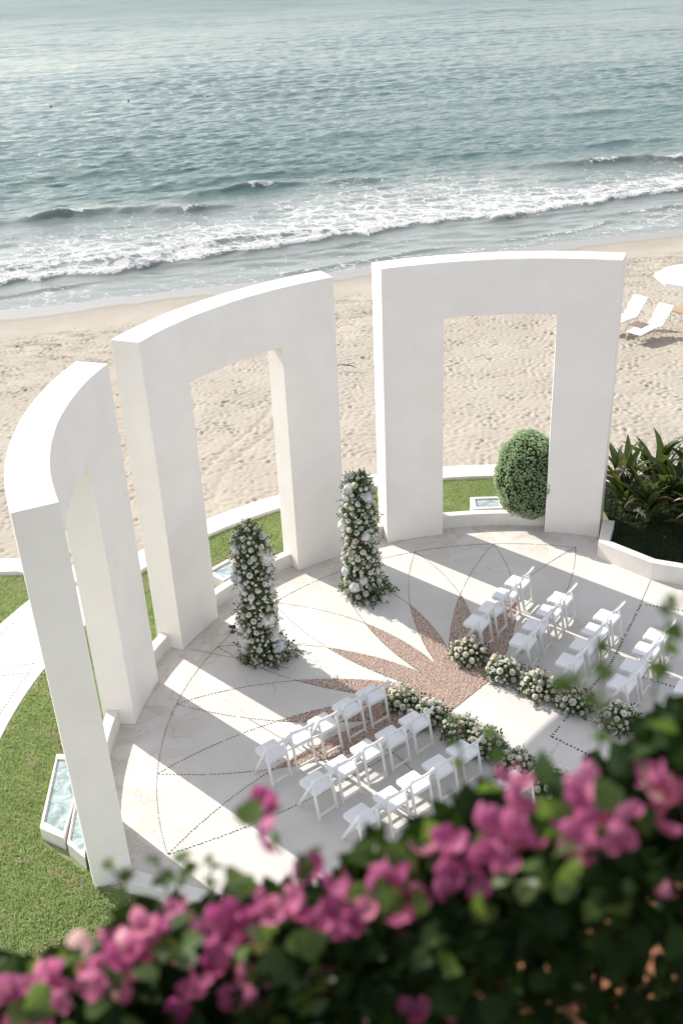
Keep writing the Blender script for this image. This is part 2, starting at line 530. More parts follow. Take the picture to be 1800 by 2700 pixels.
# ------------------------------------------------------------------ sea and beach profiles
SH_X = np.array([-140, -60, -18.5, -6.5, 2.3, 16.0, 40, 140])
SH_Y = np.array([12, 24, 32.9, 35.3, 38.3, 41.8, 47.5, 66])
FA_X = np.array([-140, -60, -19.4, -9.0, 2.95, 18.6, 40, 140]); FA_Y = np.array([10, 24, 36.3, 40.5, 45.0, 50.2, 57, 80])
FT_X = np.array([-140, -60, -21.7, -7.2, 4.6, 21.9, 40, 140]); FT_Y = np.array([30, 38, 45.5, 52.0, 60.0, 60.8, 66, 90])
SEA_Z = -1.9
def smooth(x, a, b):
    t = np.clip((x - a) / (b - a), 0, 1); return t * t * (3 - 2 * t)
def n1d(x, seed, sc):
    r = np.random.RandomState(seed); y = np.zeros_like(x)
    for i in range(6):
        f = sc * (1.6 ** i); y += np.sin(x * f + r.rand() * 6.28) / (1.35 ** i)
    return y / 2.2
def fft_noise(ny, nx, dy, dx, lam0, lam1, seed, aniso=1.0):
    r = np.random.RandomState(seed)
    ky = np.fft.fftfreq(ny, dy)[:, None] / aniso; kx = np.fft.rfftfreq(nx, dx)[None]
    k = np.hypot(kx, ky)
    w = np.exp(-((np.log(np.maximum(k, 1e-6)) - np.log(1 / math.sqrt(lam0 * lam1))) / (0.5 * math.log(lam1 / lam0))) ** 2)
    F = np.fft.rfft2(r.normal(0, 1, (ny, nx))) * w
    h = np.fft.irfft2(F, s=(ny, nx)); return h / h.std()

# ---- beach
dx = .058
bx = np.concatenate([np.arange(-140, -30, 4.0), np.arange(-30, 22, dx), np.arange(22, 141, 4.0)])
by = np.concatenate([np.arange(7, 37, dx), np.arange(37, 46, dx)])
X, Y = np.meshgrid(bx, by)
yS = np.interp(X, SH_X, SH_Y) + .25 * n1d(X, 3, .25)
dd = yS - Y
Zb = SEA_Z + np.where(dd < 12, .055 * dd, .66 + .03 * (dd - 12))
Zb = np.minimum(Zb, -.85)
inner = (X > -29.7) & (X < 21.7)
hx = fft_noise(len(by), len(bx), dx, dx, .17, .38, 5, .8)
hx2 = fft_noise(len(by), len(bx), dx, dx, .13, .24, 15, .8)
patchy = .72 + .42 * fft_noise(len(by), len(bx), dx, dx, .9, 5.0, 16)
hs = fft_noise(len(by), len(bx), dx, dx, .16, .30, 6)
hl = fft_noise(len(by), len(bx), dx, dx, 2.0, 6.0, 8)
foot = patchy * (-np.maximum(-hx - .2, 0) * .022 - np.maximum(-hx2 - .5, 0) * .013 + np.maximum(hx - .8, 0) * .012) + hs * .0045 + hl * .010
dry = smooth(dd, 4.2, 6.2)
# wheel tracks crossing the sand beyond the middle arch
def track(x0, y0, x1, y1, w=.10):
    t_ = np.clip(((X - x0) * (x1 - x0) + (Y - y0) * (y1 - y0)) / ((x1 - x0) ** 2 + (y1 - y0) ** 2), 0, 1)
    bend = .25 * np.sin(t_ * 6)
    nx_, ny_ = -(y1 - y0), (x1 - x0); L = math.hypot(nx_, ny_)
    d_ = np.hypot(X - x0 - t_ * (x1 - x0) - bend * nx_ / L, Y - y0 - t_ * (y1 - y0) - bend * ny_ / L)
    return np.exp(-(d_ / w) ** 2)
tr = track(-7.2, 11.2, -5.3, 18.5) + track(-6.6, 11.0, -4.7, 18.3)
Zb = Zb + np.where(inner, foot * dry * (1 - .5 * np.clip(tr, 0, 1)) - .028 * tr, 0)
# a step of disturbed sand at the old tide line
wob = 1.0 * n1d(X, 9, .18)
wrack = smooth(dd, 4.6, 5.6) * (1 - smooth(dd + wob, 8.5, 13.5))
wet = 1 - smooth(dd + .3 * n1d(X, 12, .5), 1.0, 3.0)
wet = np.where(dd < 2.6, np.maximum(wet, .35 * (1 - smooth(dd, 2.0, 4.5))), .35 * (1 - smooth(dd, 2.0, 5.0)))
ny_, nx_ = X.shape
idx = np.arange(ny_ * nx_).reshape(ny_, nx_)
F = np.stack([idx[:-1, :-1], idx[:-1, 1:], idx[1:, 1:], idx[1:, :-1]], -1).reshape(-1, 4)
V = np.stack([X, Y, Zb], -1).reshape(-1, 3)
beach = obj('beach', mesh_np('beach', V, F, MAT['sand'], True, {'wet': wet, 'wrack': wrack}))
tag(beach, 'pale trampled beach sand sloping down to the sea', kind='structure')

# ---- sea
def grow(a, d0, g, lim):
    out = [a]; d = d0
    while out[-1] < lim:
        out.append(out[-1] + d); d *= g
    return np.array(out)
sx_r = grow(20, .3, 1.012, 130); sx_r2 = grow(sx_r[-1] + 3, 6, 1.3, 9000)
half = np.concatenate([np.arange(0, 20, .26), sx_r, sx_r2])
sx = np.concatenate([-half[::-1][:-1], half])
sy_off = np.concatenate([np.arange(-2.5, 40, .17), grow(40, .18, 1.0042, 620)])
sy_off = np.concatenate([sy_off, grow(sy_off[-1] + 20, 25, 1.35, 15000)])
X, O = np.meshgrid(sx, sy_off)
yS = np.interp(X, SH_X, SH_Y) + .25 * n1d(X, 3, .25)
# the shore line leads straight out: offset measured along Y
Y = yS + O
gx = np.gradient(sx)[None]; gy = np.gradient(sy_off)[:, None]
r = np.random.RandomState(21)
Z = np.zeros_like(X)
NW = 70
lam = np.exp(np.linspace(np.log(.45), np.log(11), NW))
shore_dir = D2R(14)
amp_env = smooth(O, 10, 34)
grp = 0.75 + .35 * np.sin(X * .05 + Y * .035 + 1.0) * np.sin(X * .021 - Y * .06)
for L in lam:
    th = shore_dir + r.normal(0, .42 if L < 5 else .16)
    kx, ky = -math.sin(th) * 2 * math.pi / L, math.cos(th) * 2 * math.pi / L
    A = .0105 * L ** .62 * r.uniform(.6, 1.2)
    A *= 1.5 if L < 1.6 else (.85 if L < 3.5 else .5)
    fil = smooth(L / np.maximum(gy * 2.6, gx * abs(math.sin(th)) * 2.6 + 1e-3), .7, 1.3)
    ph = kx * X + ky * Y + r.rand() * 6.28
    s = np.sin(ph)
    Z += A * fil * (s + .22 * np.cos(2 * ph))
Z *= amp_env * grp * .72
# small surface chop in the shallows
for L in np.exp(np.linspace(np.log(.7), np.log(2.6), 14)):
    th = shore_dir + r.normal(0, .5)
    ph = (-math.sin(th) * X + math.cos(th) * Y) * 2 * math.pi / L + r.rand() * 6.28
    Z += .006 * L * np.sin(ph) * smooth(O, .3, 4) * (1 - amp_env)
foam = np.zeros_like(X)
yA = np.interp(X, FA_X, FA_Y) + .75 * n1d(X, 31, .35) + .22 * n1d(X, 32, 1.9)
yT = np.interp(X, FT_X, FT_Y) + 1.5 * n1d(X, 33, .3)
q = (Y - yA) / (yT - yA)
patch = .5 + .5 * n1d(X * .9 + Y * .5, 40, .33) * np.cos(Y * .45 + X * .2)
dens = np.where(q < .10, 1.0, np.where(q < .45, .94 - (q - .10) * .60, .73 - (q - .45) * .50))
dens = np.where((q > 0) & (q < 1.6), dens, 0) * (.82 + .36 * (patch - .5) * smooth(q, .15, .5))
fade = (1 - .35 * smooth(X, 2, 14) * smooth(q, .3, .6))
foam = np.maximum(foam, np.clip(dens * fade, 0, 1) * smooth(q, -.004, .012))
# the bore: a low rolling front and a second roll behind it on the left
Z += .20 * np.exp(-((Y - yA - .35) / .38) ** 2) * (.8 + .3 * n1d(X, 51, 1.2)) + .06 * smooth(q, 0, .03) * (1 - smooth(q, .4, 1.0))
y2 = yA + np.interp(X, [-30, -19, -9, 0, 20], [2.6, 2.6, 3.2, 1.5, 1.0]) + .4 * n1d(X, 52, .5)
m2 = np.interp(X, [-30, -26, -6, 1, 4], [1, 1, 1, .6, 0])
Z += .15 * m2 * np.exp(-((Y - y2) / .32) ** 2)
# gaps of dark water just in front of the second roll
foam *= 1 - .5 * m2 * np.exp(-((Y - y2 + .55) / .30) ** 2) * smooth(n1d(X, 53, .6), -.1, .5)
# breakers: swells that steepen, with white caps on stretches of crest
def breaker(xs, ys, h, w, caps, col=True):
    global Z, foam
    x0, x1 = xs[0], xs[-1]
    yc = np.interp(X, xs, ys) + .25 * n1d(X, int(abs(x0 * 7)) + 60, .5)
    env = smooth(X, x0 - 3.0, x0 + 2.5) * (1 - smooth(X, x1 - 2.5, x1 + 3.0))
    u = Y - yc
    prof = np.where(u < 0, np.exp(-(u / (w * .55)) ** 2), np.exp(-(u / (w * 1.5)) ** 2))
    env = env * np.clip(.8 + .5 * n1d(X, int(abs(x0 * 5)) + 200, .45), .25, 1.15)
    Z += h * .85 * env * prof - .12 * h * env * np.exp(-((u + w * 1.5) / w) ** 2)
    for (c0, c1, d_) in caps:
        e = smooth(X, c0 - .5, c0 + .6) * (1 - smooth(X, c1 - .6, c1 + .5))
        foam = np.maximum(foam, d_ * .92 * e * np.exp(-((u + .10 + .16 * n1d(X, 71, 2.6)) / (w * (.42 + .16 * n1d(X, 72, 1.7)))) ** 2))
        Z += .07 * e * np.exp(-((u + .15) / (w * .3)) ** 2)
breaker([-30, -23.5, -17.2, -15], [50.3, 51.3, 52.7, 53.0], .50, 1.05, [(-20.3, -17.6, .7)])
breaker([-13.6, -10.2], [52.2, 52.6], .42, .8, [(-12.6, -10.6, .75)])
breaker([-11.5, -7.5, -5.0], [57.0, 58.3, 58.9], .46, .95, [(-8.6, -6.6, 1.0)])
breaker([-2.8, -.2], [58.6, 59.2], .30, .8, [])
breaker([12.2, 17, 23, 30], [61.2, 61.4, 61.0, 62], .50, .9, [(15.0, 17.6, .95), (19.5, 24, .8)])
breaker([-16, -9], [60.5, 62], .18, 1.2, [])
breaker([-9, 1], [62.5, 64.5], .22, 1.3, [])
breaker([7, 14], [67, 68.5], .22, 1.2, [])
breaker([17, 24], [68.5, 70], .28, 1.2, [(22.0, 24, .5)])
breaker([-4, 6], [78.5, 81], .20, 1.5, [])
breaker([-30, -18], [64, 66.5], .2, 1.3, [])
breaker([14, 34], [84, 88], .2, 1.6, [])
# thin swash lines between bore and shore
def swash(xs, ys, h, d_, w=.16):
    global Z, foam
    yc = np.interp(X, xs, ys) + .18 * n1d(X, int(abs(xs[0] * 3)) + 80, .8)
    env = smooth(X, xs[0] - 1, xs[0] + 1) * (1 - smooth(X, xs[-1] - 1, xs[-1] + 1))
    Z += h * env * np.exp(-((Y - yc) / .28) ** 2)
    foam = np.maximum(foam, d_ * env * np.exp(-((Y - yc + .12) / w) ** 2))
swash([-24, -18.9, -14.5], [33.9, 35.0, 36.9], .09, .35)
swash([-9.5, -4.8, -.5], [39.3, 40.3, 42.5], .09, .35)
swash([-5.5, -1, 3.3], [36.6, 38.4, 40.3], .08, .55)
swash([5.5, 9, 13], [45.2, 46.2, 47.3], .09, .40)
swash([6, 10, 13.2], [41.0, 42.2, 44.5], .07, .6)
swash([13, 18], [45.6, 47.5], .07, .6)
foam = np.maximum(foam, .40 * np.exp(-((O - .8 - .35 * n1d(X, 90, .9)) / .8) ** 2))
foam = np.maximum(foam, .60 * np.exp(-((O - .12) / .14) ** 2))
foam = np.maximum(foam, .42 * smooth(O, .3, 1) * (1 - smooth(Y - yA, -2.5, -.2)) * (.6 + .5 * n1d(X * .7 - Y * .8, 91, .5)))
Z *= smooth(O, -.6, .9)
Z = SEA_Z + .012 * smooth(O, 0, 1) + Z - .10 * smooth(-O, .1, 2.5)
Z = np.where(Y > 900, SEA_Z, Z)
shallow = 1 - smooth(O + 1.2 * n1d(X, 95, .3), 8, 26)
shallow = np.clip(np.maximum(shallow, .75 * np.exp(-((O - 17) / 5.0) ** 2)), 0, 1)
farA = smooth(O, 30, 380)
ny_, nx_ = X.shape
idx = np.arange(ny_ * nx_).reshape(ny_, nx_)
F = np.stack([idx[:-1, :-1], idx[:-1, 1:], idx[1:, 1:], idx[1:, :-1]], -1).reshape(-1, 4)
sea = obj('sea', mesh_np('sea', np.stack([X, Y, Z], -1).reshape(-1, 3), F, MAT['sea'], True, {'foam': np.clip(foam, 0, 1), 'shallow': shallow, 'far': farA}))
tag(sea, 'grey green sea with white surf rolling onto the beach', kind='structure')
del X, Y, Z, O

# ------------------------------------------------------------------ ground sheets
A_SEQ = {  # gate angles: left edge, opening left, opening right, right edge
    'near': (-112.78, -102.60, -83.70, -73.47),
    'middle': (-65.28, -55.22, -36.08, -25.98),
    'right': (-17.55, -6.75, 12.30, 22.25)}
R_IN, R_OUT, GH, HO = 7.059, 7.631, 6.3765, 5.2047

def sheet(name, poly, z, mat):
    tri = tessellate_polygon([[Vector((x, y, 0)) for x, y in poly]])
    return mesh_np(name, [(x, y, z) for x, y in poly], [list(t) for t in tri], mat)

# plaza floor: round slab run on towards the viewer
poly = [pol(7.40, a)[:2] for a in np.linspace(-112.9, 48, 100)] + [(7.5, 4.6), (12, 3.0), (12, -11.0), (-2.0, -11.0), (-2.0, -4.72)]
bm = bmesh.new(); prism(bm, poly, -.3, 0.0)
plaza = obj('plaza_floor', bm_mesh('plaza_floor', bm, MAT['floor']))
tag(plaza, 'round white concrete plaza floor inlaid with a pebble sunburst', kind='structure')

# lawn turf under the grass
ring = [(-2.05, -13.0), (-2.05, -4.90)] + [pol(7.42, a)[:2] for a in np.linspace(-113.2, 26, 90)]
outer = [pol(9.75, a)[:2] for a in np.linspace(26, -57.5, 40)] + [(-10.3, 6.0), (-22, 6.0), (-22, -13.0)]
lawn = obj('lawn', sheet('lawn', ring + outer, .05, MAT['lawn']))
tag(lawn, 'green lawn curving around the outside of the arches', kind='structure')
# lawn soil skirt so that nothing is paper thin at the wall
PATH_R = (9.36, 11.1)
pA = np.linspace(-150, -58.5, 60)
bm = bmesh.new()
prism(bm, [pol(PATH_R[0], a)[:2] for a in pA] + [pol(PATH_R[1], a)[:2] for a in pA[::-1]], -.05, .085)
bevel(bm, .01, 1)
path = obj('path', bm_mesh('path', bm, MAT['path']))
tag(path, 'curved white concrete path across the lawn', kind='structure')

# ------------------------------------------------------------------ mosaic lines and sunburst
TT = [-110.8 + 16.175 * k for k in range(9)]
TIP = [np.array(pol(6.48, a)[:2]) for a in TT]
PJ = {-1: None}
pj_ang = [-96.8, -81.3, -66.3, -51.7, -37.9, -23.7, -9.4, 5.2]
PJ = [np.array(pol(4.53, a)[:2]) for a in pj_ang]
PLO, PHI = np.array((-3.36, -.93)), np.array((.93, 3.36))
VK = [np.array(v) for v in ((-1.62, .50), (-2.73, .60), (-2.47, 1.21), (-2.03, 1.53), (-1.76, 1.83), (-1.47, 2.07), (-1.21, 2.47), (-.60, 2.73), (-.50, 1.62))]
def arc3(a, b, c, n=26):
    """circular arc through three points"""
    ax, ay = a; bx_, by_ = b; cx, cy = c
    d = 2 * (ax * (by_ - cy) + bx_ * (cy - ay) + cx * (ay - by_))
    if abs(d) < 1e-6: return np.linspace(a, c, n)
    ux = ((ax * ax + ay * ay) * (by_ - cy) + (bx_ * bx_ + by_ * by_) * (cy - ay) + (cx * cx + cy * cy) * (ay - by_)) / d
    uy = ((ax * ax + ay * ay) * (cx - bx_) + (bx_ * bx_ + by_ * by_) * (ax - cx) + (cx * cx + cy * cy) * (bx_ - ax)) / d
    o = np.array((ux, uy)); R = np.linalg.norm(a - o)
    A = [math.atan2(*(p - o)[::-1]) for p in (a, b, c)]
    u1, u2 = A[1], A[2]
    while u1 - A[0] > math.pi: u1 -= 2 * math.pi
    while u1 - A[0] < -math.pi: u1 += 2 * math.pi
    while u2 - u1 > math.pi: u2 -= 2 * math.pi
    while u2 - u1 < -math.pi: u2 += 2 * math.pi
    t = np.linspace(A[0], u2, n)
    return np.stack([ux + R * np.cos(t), uy + R * np.sin(t)], -1)
def split_at(arc, p):
    i = int(np.argmin(np.linalg.norm(arc - p, axis=1))); return i
edges_l, edges_r = [], []
for k in range(9):
    # every curve crosses its neighbour at an inner tip and runs on to the next valley
    edges_l.append(arc3(TIP[k], PJ[k - 1] if k > 0 else PLO, VK[max(k - 1, 0)], 60))
    edges_r.append(arc3(TIP[k], PJ[k] if k < 8 else PHI, VK[min(k + 1, 8)], 60))
out = []
for j in range(8):
    e = edges_l[j + 1]; i = split_at(e, PJ[j]); out += list(e[:i:-1]); out.append(PJ[j])
    e = edges_r[j]; i = split_at(e, PJ[j]); out += list(e[i + 1:-1])
out.append(VK[8])
out += list(arc3(VK[8], np.array((-.90, 1.20)), VK[0], 8)[1:-1])
RED = np.array(out)
burst = obj('sunburst_bed', sheet('sunburst_bed', [tuple(p) for p in RED], .004, MAT['pebble_bed']), plaza)
def inside(poly, pts):
    x, y = pts[:, 0], pts[:, 1]; c = np.zeros(len(pts), bool)
    p = np.asarray(poly); qn = np.roll(p, 1, 0)
    for (x0, y0), (x1, y1) in zip(p, qn):
        if y0 == y1: continue
        c ^= ((y0 > y) != (y1 > y)) & (x < (x1 - x0) * (y - y0) / (y1 - y0) + x0)
    return c
g = .038
gx_, gy_ = np.meshgrid(np.arange(-5, 1.2, g), np.arange(-1, 5, g * .9))
gx_[1::2] += g / 2
pts = np.stack([gx_.ravel(), gy_.ravel()], -1); pts += RNG.normal(0, .006, pts.shape)
pts = pts[inside(RED, pts)]
k8 = np.arange(6) * math.pi / 3
pv = [(math.cos(a), math.sin(a), 0) for a in k8] + [(.72 * math.cos(a), .72 * math.sin(a), .55) for a in k8] + [(0, 0, .75)]
pf = [(i, (i + 1) % 6, 6 + (i + 1) % 6) for i in range(6)] + [(i, 6 + (i + 1) % 6, 6 + i) for i in range(6)] + [(6 + i, 6 + (i + 1) % 6, 12) for i in range(6)]
n = len(pts)
th = .7 + RNG.normal(0, .5, n); ca, sa = np.cos(th), np.sin(th)
R = np.zeros((n, 3, 3)); R[:, 0, 0] = ca; R[:, 0, 1] = -sa * .72; R[:, 1, 0] = sa; R[:, 1, 1] = ca * .72; R[:, 2, 2] = .8
V, F, a = scatter(pv, pf, np.c_[pts, np.full(n, .005)], R, RNG.uniform(.016, .024, n))
peb = obj('red_pebbles', mesh_np('red_pebbles', V, F, MAT['red_pebble'], True, {'rnd': a}), plaza)
tag(peb, kind='stuff')

def dashes(polylines, step, ln, wd, rows=1, gap=0.0, jitter=.1):
    P, T = [], []
    for L in polylines:
        L = np.asarray(L, float); seg = np.linalg.norm(np.diff(L, axis=0), axis=1); s = np.r_[0, np.cumsum(seg)]
        u = np.arange(step / 2, s[-1], step)
        x = np.interp(u, s, L[:, 0]); y = np.interp(u, s, L[:, 1])
        x2 = np.interp(u + .01, s, L[:, 0]); y2 = np.interp(u + .01, s, L[:, 1])
        x1 = np.interp(u - .01, s, L[:, 0]); y1 = np.interp(u - .01, s, L[:, 1])
        t = np.arctan2(y2 - y1, x2 - x1)
        for r_ in range(rows):
            o = (r_ - (rows - 1) / 2) * gap
            P.append(np.stack([x - np.sin(t) * o, y + np.cos(t) * o], -1)); T.append(t)
    P = np.concatenate(P); T = np.concatenate(T); n = len(P)
    P += RNG.normal(0, .003, P.shape); T = T + RNG.normal(0, jitter, n)
    R = np.zeros((n, 3, 3)); l = ln * RNG.uniform(.75, 1.15, n); w = wd * RNG.uniform(.75, 1.2, n)
    R[:, 0, 0] = np.cos(T) * l; R[:, 1, 0] = np.sin(T) * l; R[:, 0, 1] = -np.sin(T) * w; R[:, 1, 1] = np.cos(T) * w; R[:, 2, 2] = .012
    keep = RNG.rand(n) > .04
    return P[keep], R[keep]
lines = []
for k in range(9):
    for e in (edges_l[k], edges_r[k]): lines.append(e)
lines.append(np.array([pol(6.48, a)[:2] for a in np.linspace(TT[0], TT[8], 120)]))
P1, R1 = dashes(lines, .064, .025, .0056)
th_lines = [[(2.88, 3.78), (1.74, 1.81), (.26, -.06)], [(2.88, 3.78), (3.51, 3.55), (5.2, 2.8)], [(.26, -.06), (.67, -.45), (1.6, -1.4)], [(2.23, 1.43), (2.87, 1.01), (4.2, 0.1)],]
P2, R2 = dashes(th_lines, .070, .016, .028, 1)
Pp, Rr = np.concatenate([P1, P2]), np.concatenate([R1, R2])
V, F, a = scatter(pv, pf, np.c_[Pp, np.full(len(Pp), .003)], Rr, np.ones(len(Pp)))
bl = obj('black_pebble_line', mesh_np('black_pebble_line', V, F, MAT['black_pebble'], True, {'rnd': a}), plaza)
tag(bl, kind='stuff')
def strip(pl, w, z):
    V, F = [], []
    pl = np.asarray(pl, float)
    for i, p in enumerate(pl):
        t = pl[min(i + 1, len(pl) - 1)] - pl[max(i - 1, 0)]; t /= np.linalg.norm(t)
        nn = np.array((-t[1], t[0])) * w / 2
        V += [(*(p + nn), z), (*(p - nn), z)]
        if i: F.append((2 * i - 2, 2 * i - 1, 2 * i + 1, 2 * i))
    return V, F
for pl in ([(-6.29, 2.99), (-5.30, 2.59), (-4.3, 2.2)], [(-5.0, .79), (-4.36, .19), (-3.9, -.25)], [(3.33, 4.66), (2.88, 3.82)], [(-2.75, -.05), (-2.44, -.32), (-2.15, -.78), (-1.9, -1.2)]):
    V, F = strip(pl, .014, .0045)
    obj('expansion_joint', mesh_np('expansion_joint', V, F, MAT['joint']), plaza)
# dotted lines on the side path
pl = [[pol(9.6, a)[:2] for a in np.linspace(-135, -75.8, 60)], [pol(9.6, -75.8)[:2], pol(10.1, -76.8)[:2], pol(10.6, -76.3)[:2]], [pol(10.86, a)[:2] for a in np.linspace(-135, -67.6, 60)],
      [pol(10.86, -67.6)[:2], pol(10.2, -67.3)[:2], pol(9.8, -66.6)[:2]], [pol(9.62, -74.0)[:2], pol(10.1, -75.2)[:2], pol(10.8, -77.5)[:2]]]
P3, R3 = dashes(pl, .085, .028, .010)
V, F, a = scatter(pv, pf, np.c_[P3, np.full(len(P3), .086)], R3, np.ones(len(P3)))
tag(obj('grey_pebble_line', mesh_np('grey_pebble_line', V, F, simple('grey_pebble', (.25, .22, .20), .7), True, {'rnd': a}), path), kind='stuff')

# ------------------------------------------------------------------ the three gateways
def gateway(key, label):
    a0, a1, a2, a3 = A_SEQ[key]
    A = list(np.linspace(a0, a1, 7)) + list(np.linspace(a1, a2, 13))[1:] + list(np.linspace(a2, a3, 7))[1:]
    nA = len(A); zs = (0.0, HO, GH)
    bm = bmesh.new(); vd = {}
    def v(i, k, s):
        if (i, k, s) not in vd:
            vd[(i, k, s)] = bm.verts.new(pol(R_IN if s == 0 else R_OUT, A[i], zs[k]))
        return vd[(i, k, s)]
    present = lambda j, k: 0 <= j < nA - 1 and 0 <= k < 2 and (k == 1 or not (6 <= j < 18))
    for j in range(nA - 1):
        for k in range(2):
            if not present(j, k): continue
            for s in (0, 1):
                bm.faces.new((v(j, k, s), v(j + 1, k, s), v(j + 1, k + 1, s), v(j, k + 1, s)))
            if not present(j, k + 1): bm.faces.new((v(j, k + 1, 0), v(j + 1, k + 1, 0), v(j + 1, k + 1, 1), v(j, k + 1, 1)))
            if not present(j, k - 1): bm.faces.new((v(j, k, 0), v(j + 1, k, 0), v(j + 1, k, 1), v(j, k, 1)))
            if not present(j - 1, k): bm.faces.new((v(j, k, 0), v(j, k + 1, 0), v(j, k + 1, 1), v(j, k, 1)))
            if not present(j + 1, k): bm.faces.new((v(j + 1, k, 0), v(j + 1, k + 1, 0), v(j + 1, k + 1, 1), v(j + 1, k, 1)))
    bevel(bm, .014, 2, 40)
    # rubbed, slightly wavy arrises
    rr = np.random.RandomState(int(abs(a0)))
    for vv in bm.verts:
        vv.co += Vector(rr.normal(0, .0016, 3))
    mid = (a0 + a3) / 2
    c = pol((R_IN + R_OUT) / 2, mid)
    root = empty('gateway_arch', (c[0], c[1], 0))
    tag(root, label, 'arch', 'curved white gateway arches')
    bmesh.ops.recalc_face_normals(bm, faces=bm.faces[:])
    groups = {'lintel': [], 'left': [], 'right': []}
    for f in bm.faces:
        m = f.calc_center_median()
        if m.z > HO - .004: groups['lintel'].append(f)
        else:
            ang = math.degrees(math.atan2(m.x, m.y)); groups['left' if ang < mid else 'right'].append(f)
    for gname, fs in groups.items():
        vs, F = {}, []
        for f in fs: F.append([vs.setdefault(x.index if x.index >= 0 else id(x), len(vs)) for x in f.verts])
        bm.verts.index_update()
        vs, F, V = {}, [], []
        for f in fs:
            ff = []
            for x in f.verts:
                if x.index not in vs: vs[x.index] = len(V); V.append((x.co.x - c[0], x.co.y - c[1], x.co.z))
                ff.append(vs[x.index])
            F.append(ff)
        me = mesh_np('arch_' + gname, np.array(V), F, MAT['plaster'], True)
        me.set_sharp_from_angle(angle=D2R(18))
        obj('lintel' if gname == 'lintel' else 'pillar', me, root)
    bm.free()
    return root
gateway('near', 'nearest white curved arch at the left edge, seen end on beside the lawn')
gateway('middle', 'middle white curved arch behind the left flower column')
gateway('right', 'right white curved arch with the round clipped shrub in its opening')

# low curbs between the pillars
def curb(a0, a1, label, n=20):
    c = pol(7.43, (a0 + a1) / 2)
    bm = bmesh.new(); arc_wall(bm, 7.335, 7.53, a0, a1, -.1, .32, n); bevel(bm, .012, 2)
    o = obj('low_wall', bm_mesh('low_wall', bm, MAT['wall'], sharp=20))
    tag(o, label, 'low wall', 'low white curbs between the pillars'); return o
S = A_SEQ
curb(S['near'][1] + .02, S['near'][2] - .02, 'low white curb across the opening of the nearest arch')
curb(S['near'][3] + .02, S['middle'][0] - .02, 'short low white curb in the gap between nearest and middle arch')
curb(S['middle'][1] + .02, S['middle'][2] - .02, 'low white curb behind the left flower column in the middle arch opening')
curb(S['middle'][3] + .02, S['right'][0] - .02, 'short low white curb in the gap behind the right flower column')
curb(S['right'][1] + .02, S['right'][2] - .02, 'low white curb under the round shrub in the right arch opening')
bm = bmesh.new(); prism(bm, [(-6.42, -2.86), (-2.0, -4.64), (-2.08, -4.84), (-6.62, -3.02)], -.1, .32); bevel(bm, .012, 2)
tag(obj('low_wall', bm_mesh('low_wall', bm, MAT['wall'], sharp=20)), 'low white curb running from the nearest arch to under the pink flowers', 'low wall', 'low white curbs between the pillars')

# sea wall beyond the lawn
bm = bmesh.new(); arc_wall(bm, 9.62, 10.26, -57.5, 30, -1.6, .16, 60); bevel(bm, .015, 2)
tag(obj('curved_sea_wall', bm_mesh('curved_sea_wall', bm, MAT['wall'], sharp=20)), 'low curved white wall between lawn and sand behind the arches', 'wall')
bm = bmesh.new(); prism(bm, [(-8.72, 5.40), (-8.30, 5.82), (-10.35, 6.60), (-26, 6.95), (-26, 6.25), (-10.45, 6.02), (-9.2, 5.5)], -1.6, .165); bevel(bm, .015, 2)
tag(obj('straight_sea_wall', bm_mesh('straight_sea_wall', bm, MAT['wall'], sharp=20)), 'straight white wall between the far left lawn and the sand', 'wall')

# skylight boxes set in the lawn
def skylight(corners, z0, z1, label, lip=.10):
    c = np.mean(corners, axis=0)
    root = empty('skylight_box', (c[0], c[1], 0)); tag(root, label, 'skylight', 'glass topped boxes set in the lawn')
    P = [np.array(p) - c for p in corners]
    In = [p * (1 - lip / np.linalg.norm(p) * 1.3) for p in P]
    bm = bmesh.new()
    o0 = [bm.verts.new((*p, z0)) for p in P]; o1 = [bm.verts.new((*p, z1)) for p in P]
    i1 = [bm.verts.new((*p, z1)) for p in In]; i0 = [bm.verts.new((*p, z1 - .06)) for p in In]
    for k in range(4):
        l = (k + 1) % 4
        bm.faces.new((o0[k], o0[l], o1[l], o1[k])); bm.faces.new((o1[k], o1[l], i1[l], i1[k])); bm.faces.new((i1[k], i1[l], i0[l], i0[k]))
    obj('frame', bm_mesh('skylight_frame', bm, MAT['wall']), root)
    bm = bmesh.new(); prism(bm, [tuple(p * .995) for p in In], z1 - .09, z1 - .035)
    obj('glass', bm_mesh('skylight_glass', bm, MAT['pool']), root)
    if len(corners) == 4:
        # bead of small tiles along the inner edge
        L = [In[k] * .97 for k in range(4)] + [In[0] * .97]
        Pd, Rd = dashes([L], .045, .018, .014)
        V, F, a = scatter(pv, pf, np.c_[Pd, np.full(len(Pd), z1 - .036)], Rd, np.ones(len(Pd)))
        tag(obj('tile_bead', mesh_np('tile_bead', V, F, MAT['wall'], True), root), kind='stuff')
skylight([(-8.16, -.24), (-8.05, -1.92), (-7.63, -2.16), (-7.63, -.30)], .02, .30, 'large glass topped white box in the lawn behind the nearest arch')
skylight([(-7.60, -1.40), (-7.52, -2.34), (-7.30, -2.52), (-7.24, -1.42)] if False else [(-7.60, -1.38), (-7.54, -2.30), (-7.22, -2.60), (-7.56 + .2, -1.2)], .02, .34, 'small glass topped white box against the foot of the nearest arch', .06)
def rect_at(r0, r1, ac, w):
    c0 = np.array(pol(r0, ac)[:2]); c1 = np.array(pol(r1, ac)[:2]); t = np.array((math.cos(D2R(ac)), -math.sin(D2R(ac)))) * w / 2
    return [tuple(c1 - t), tuple(c1 + t), tuple(c0 + t), tuple(c0 - t)]
skylight(rect_at(7.56, 8.14, 2.4, .78), .02, .34, 'glass topped white box in the lawn left of the round shrub')
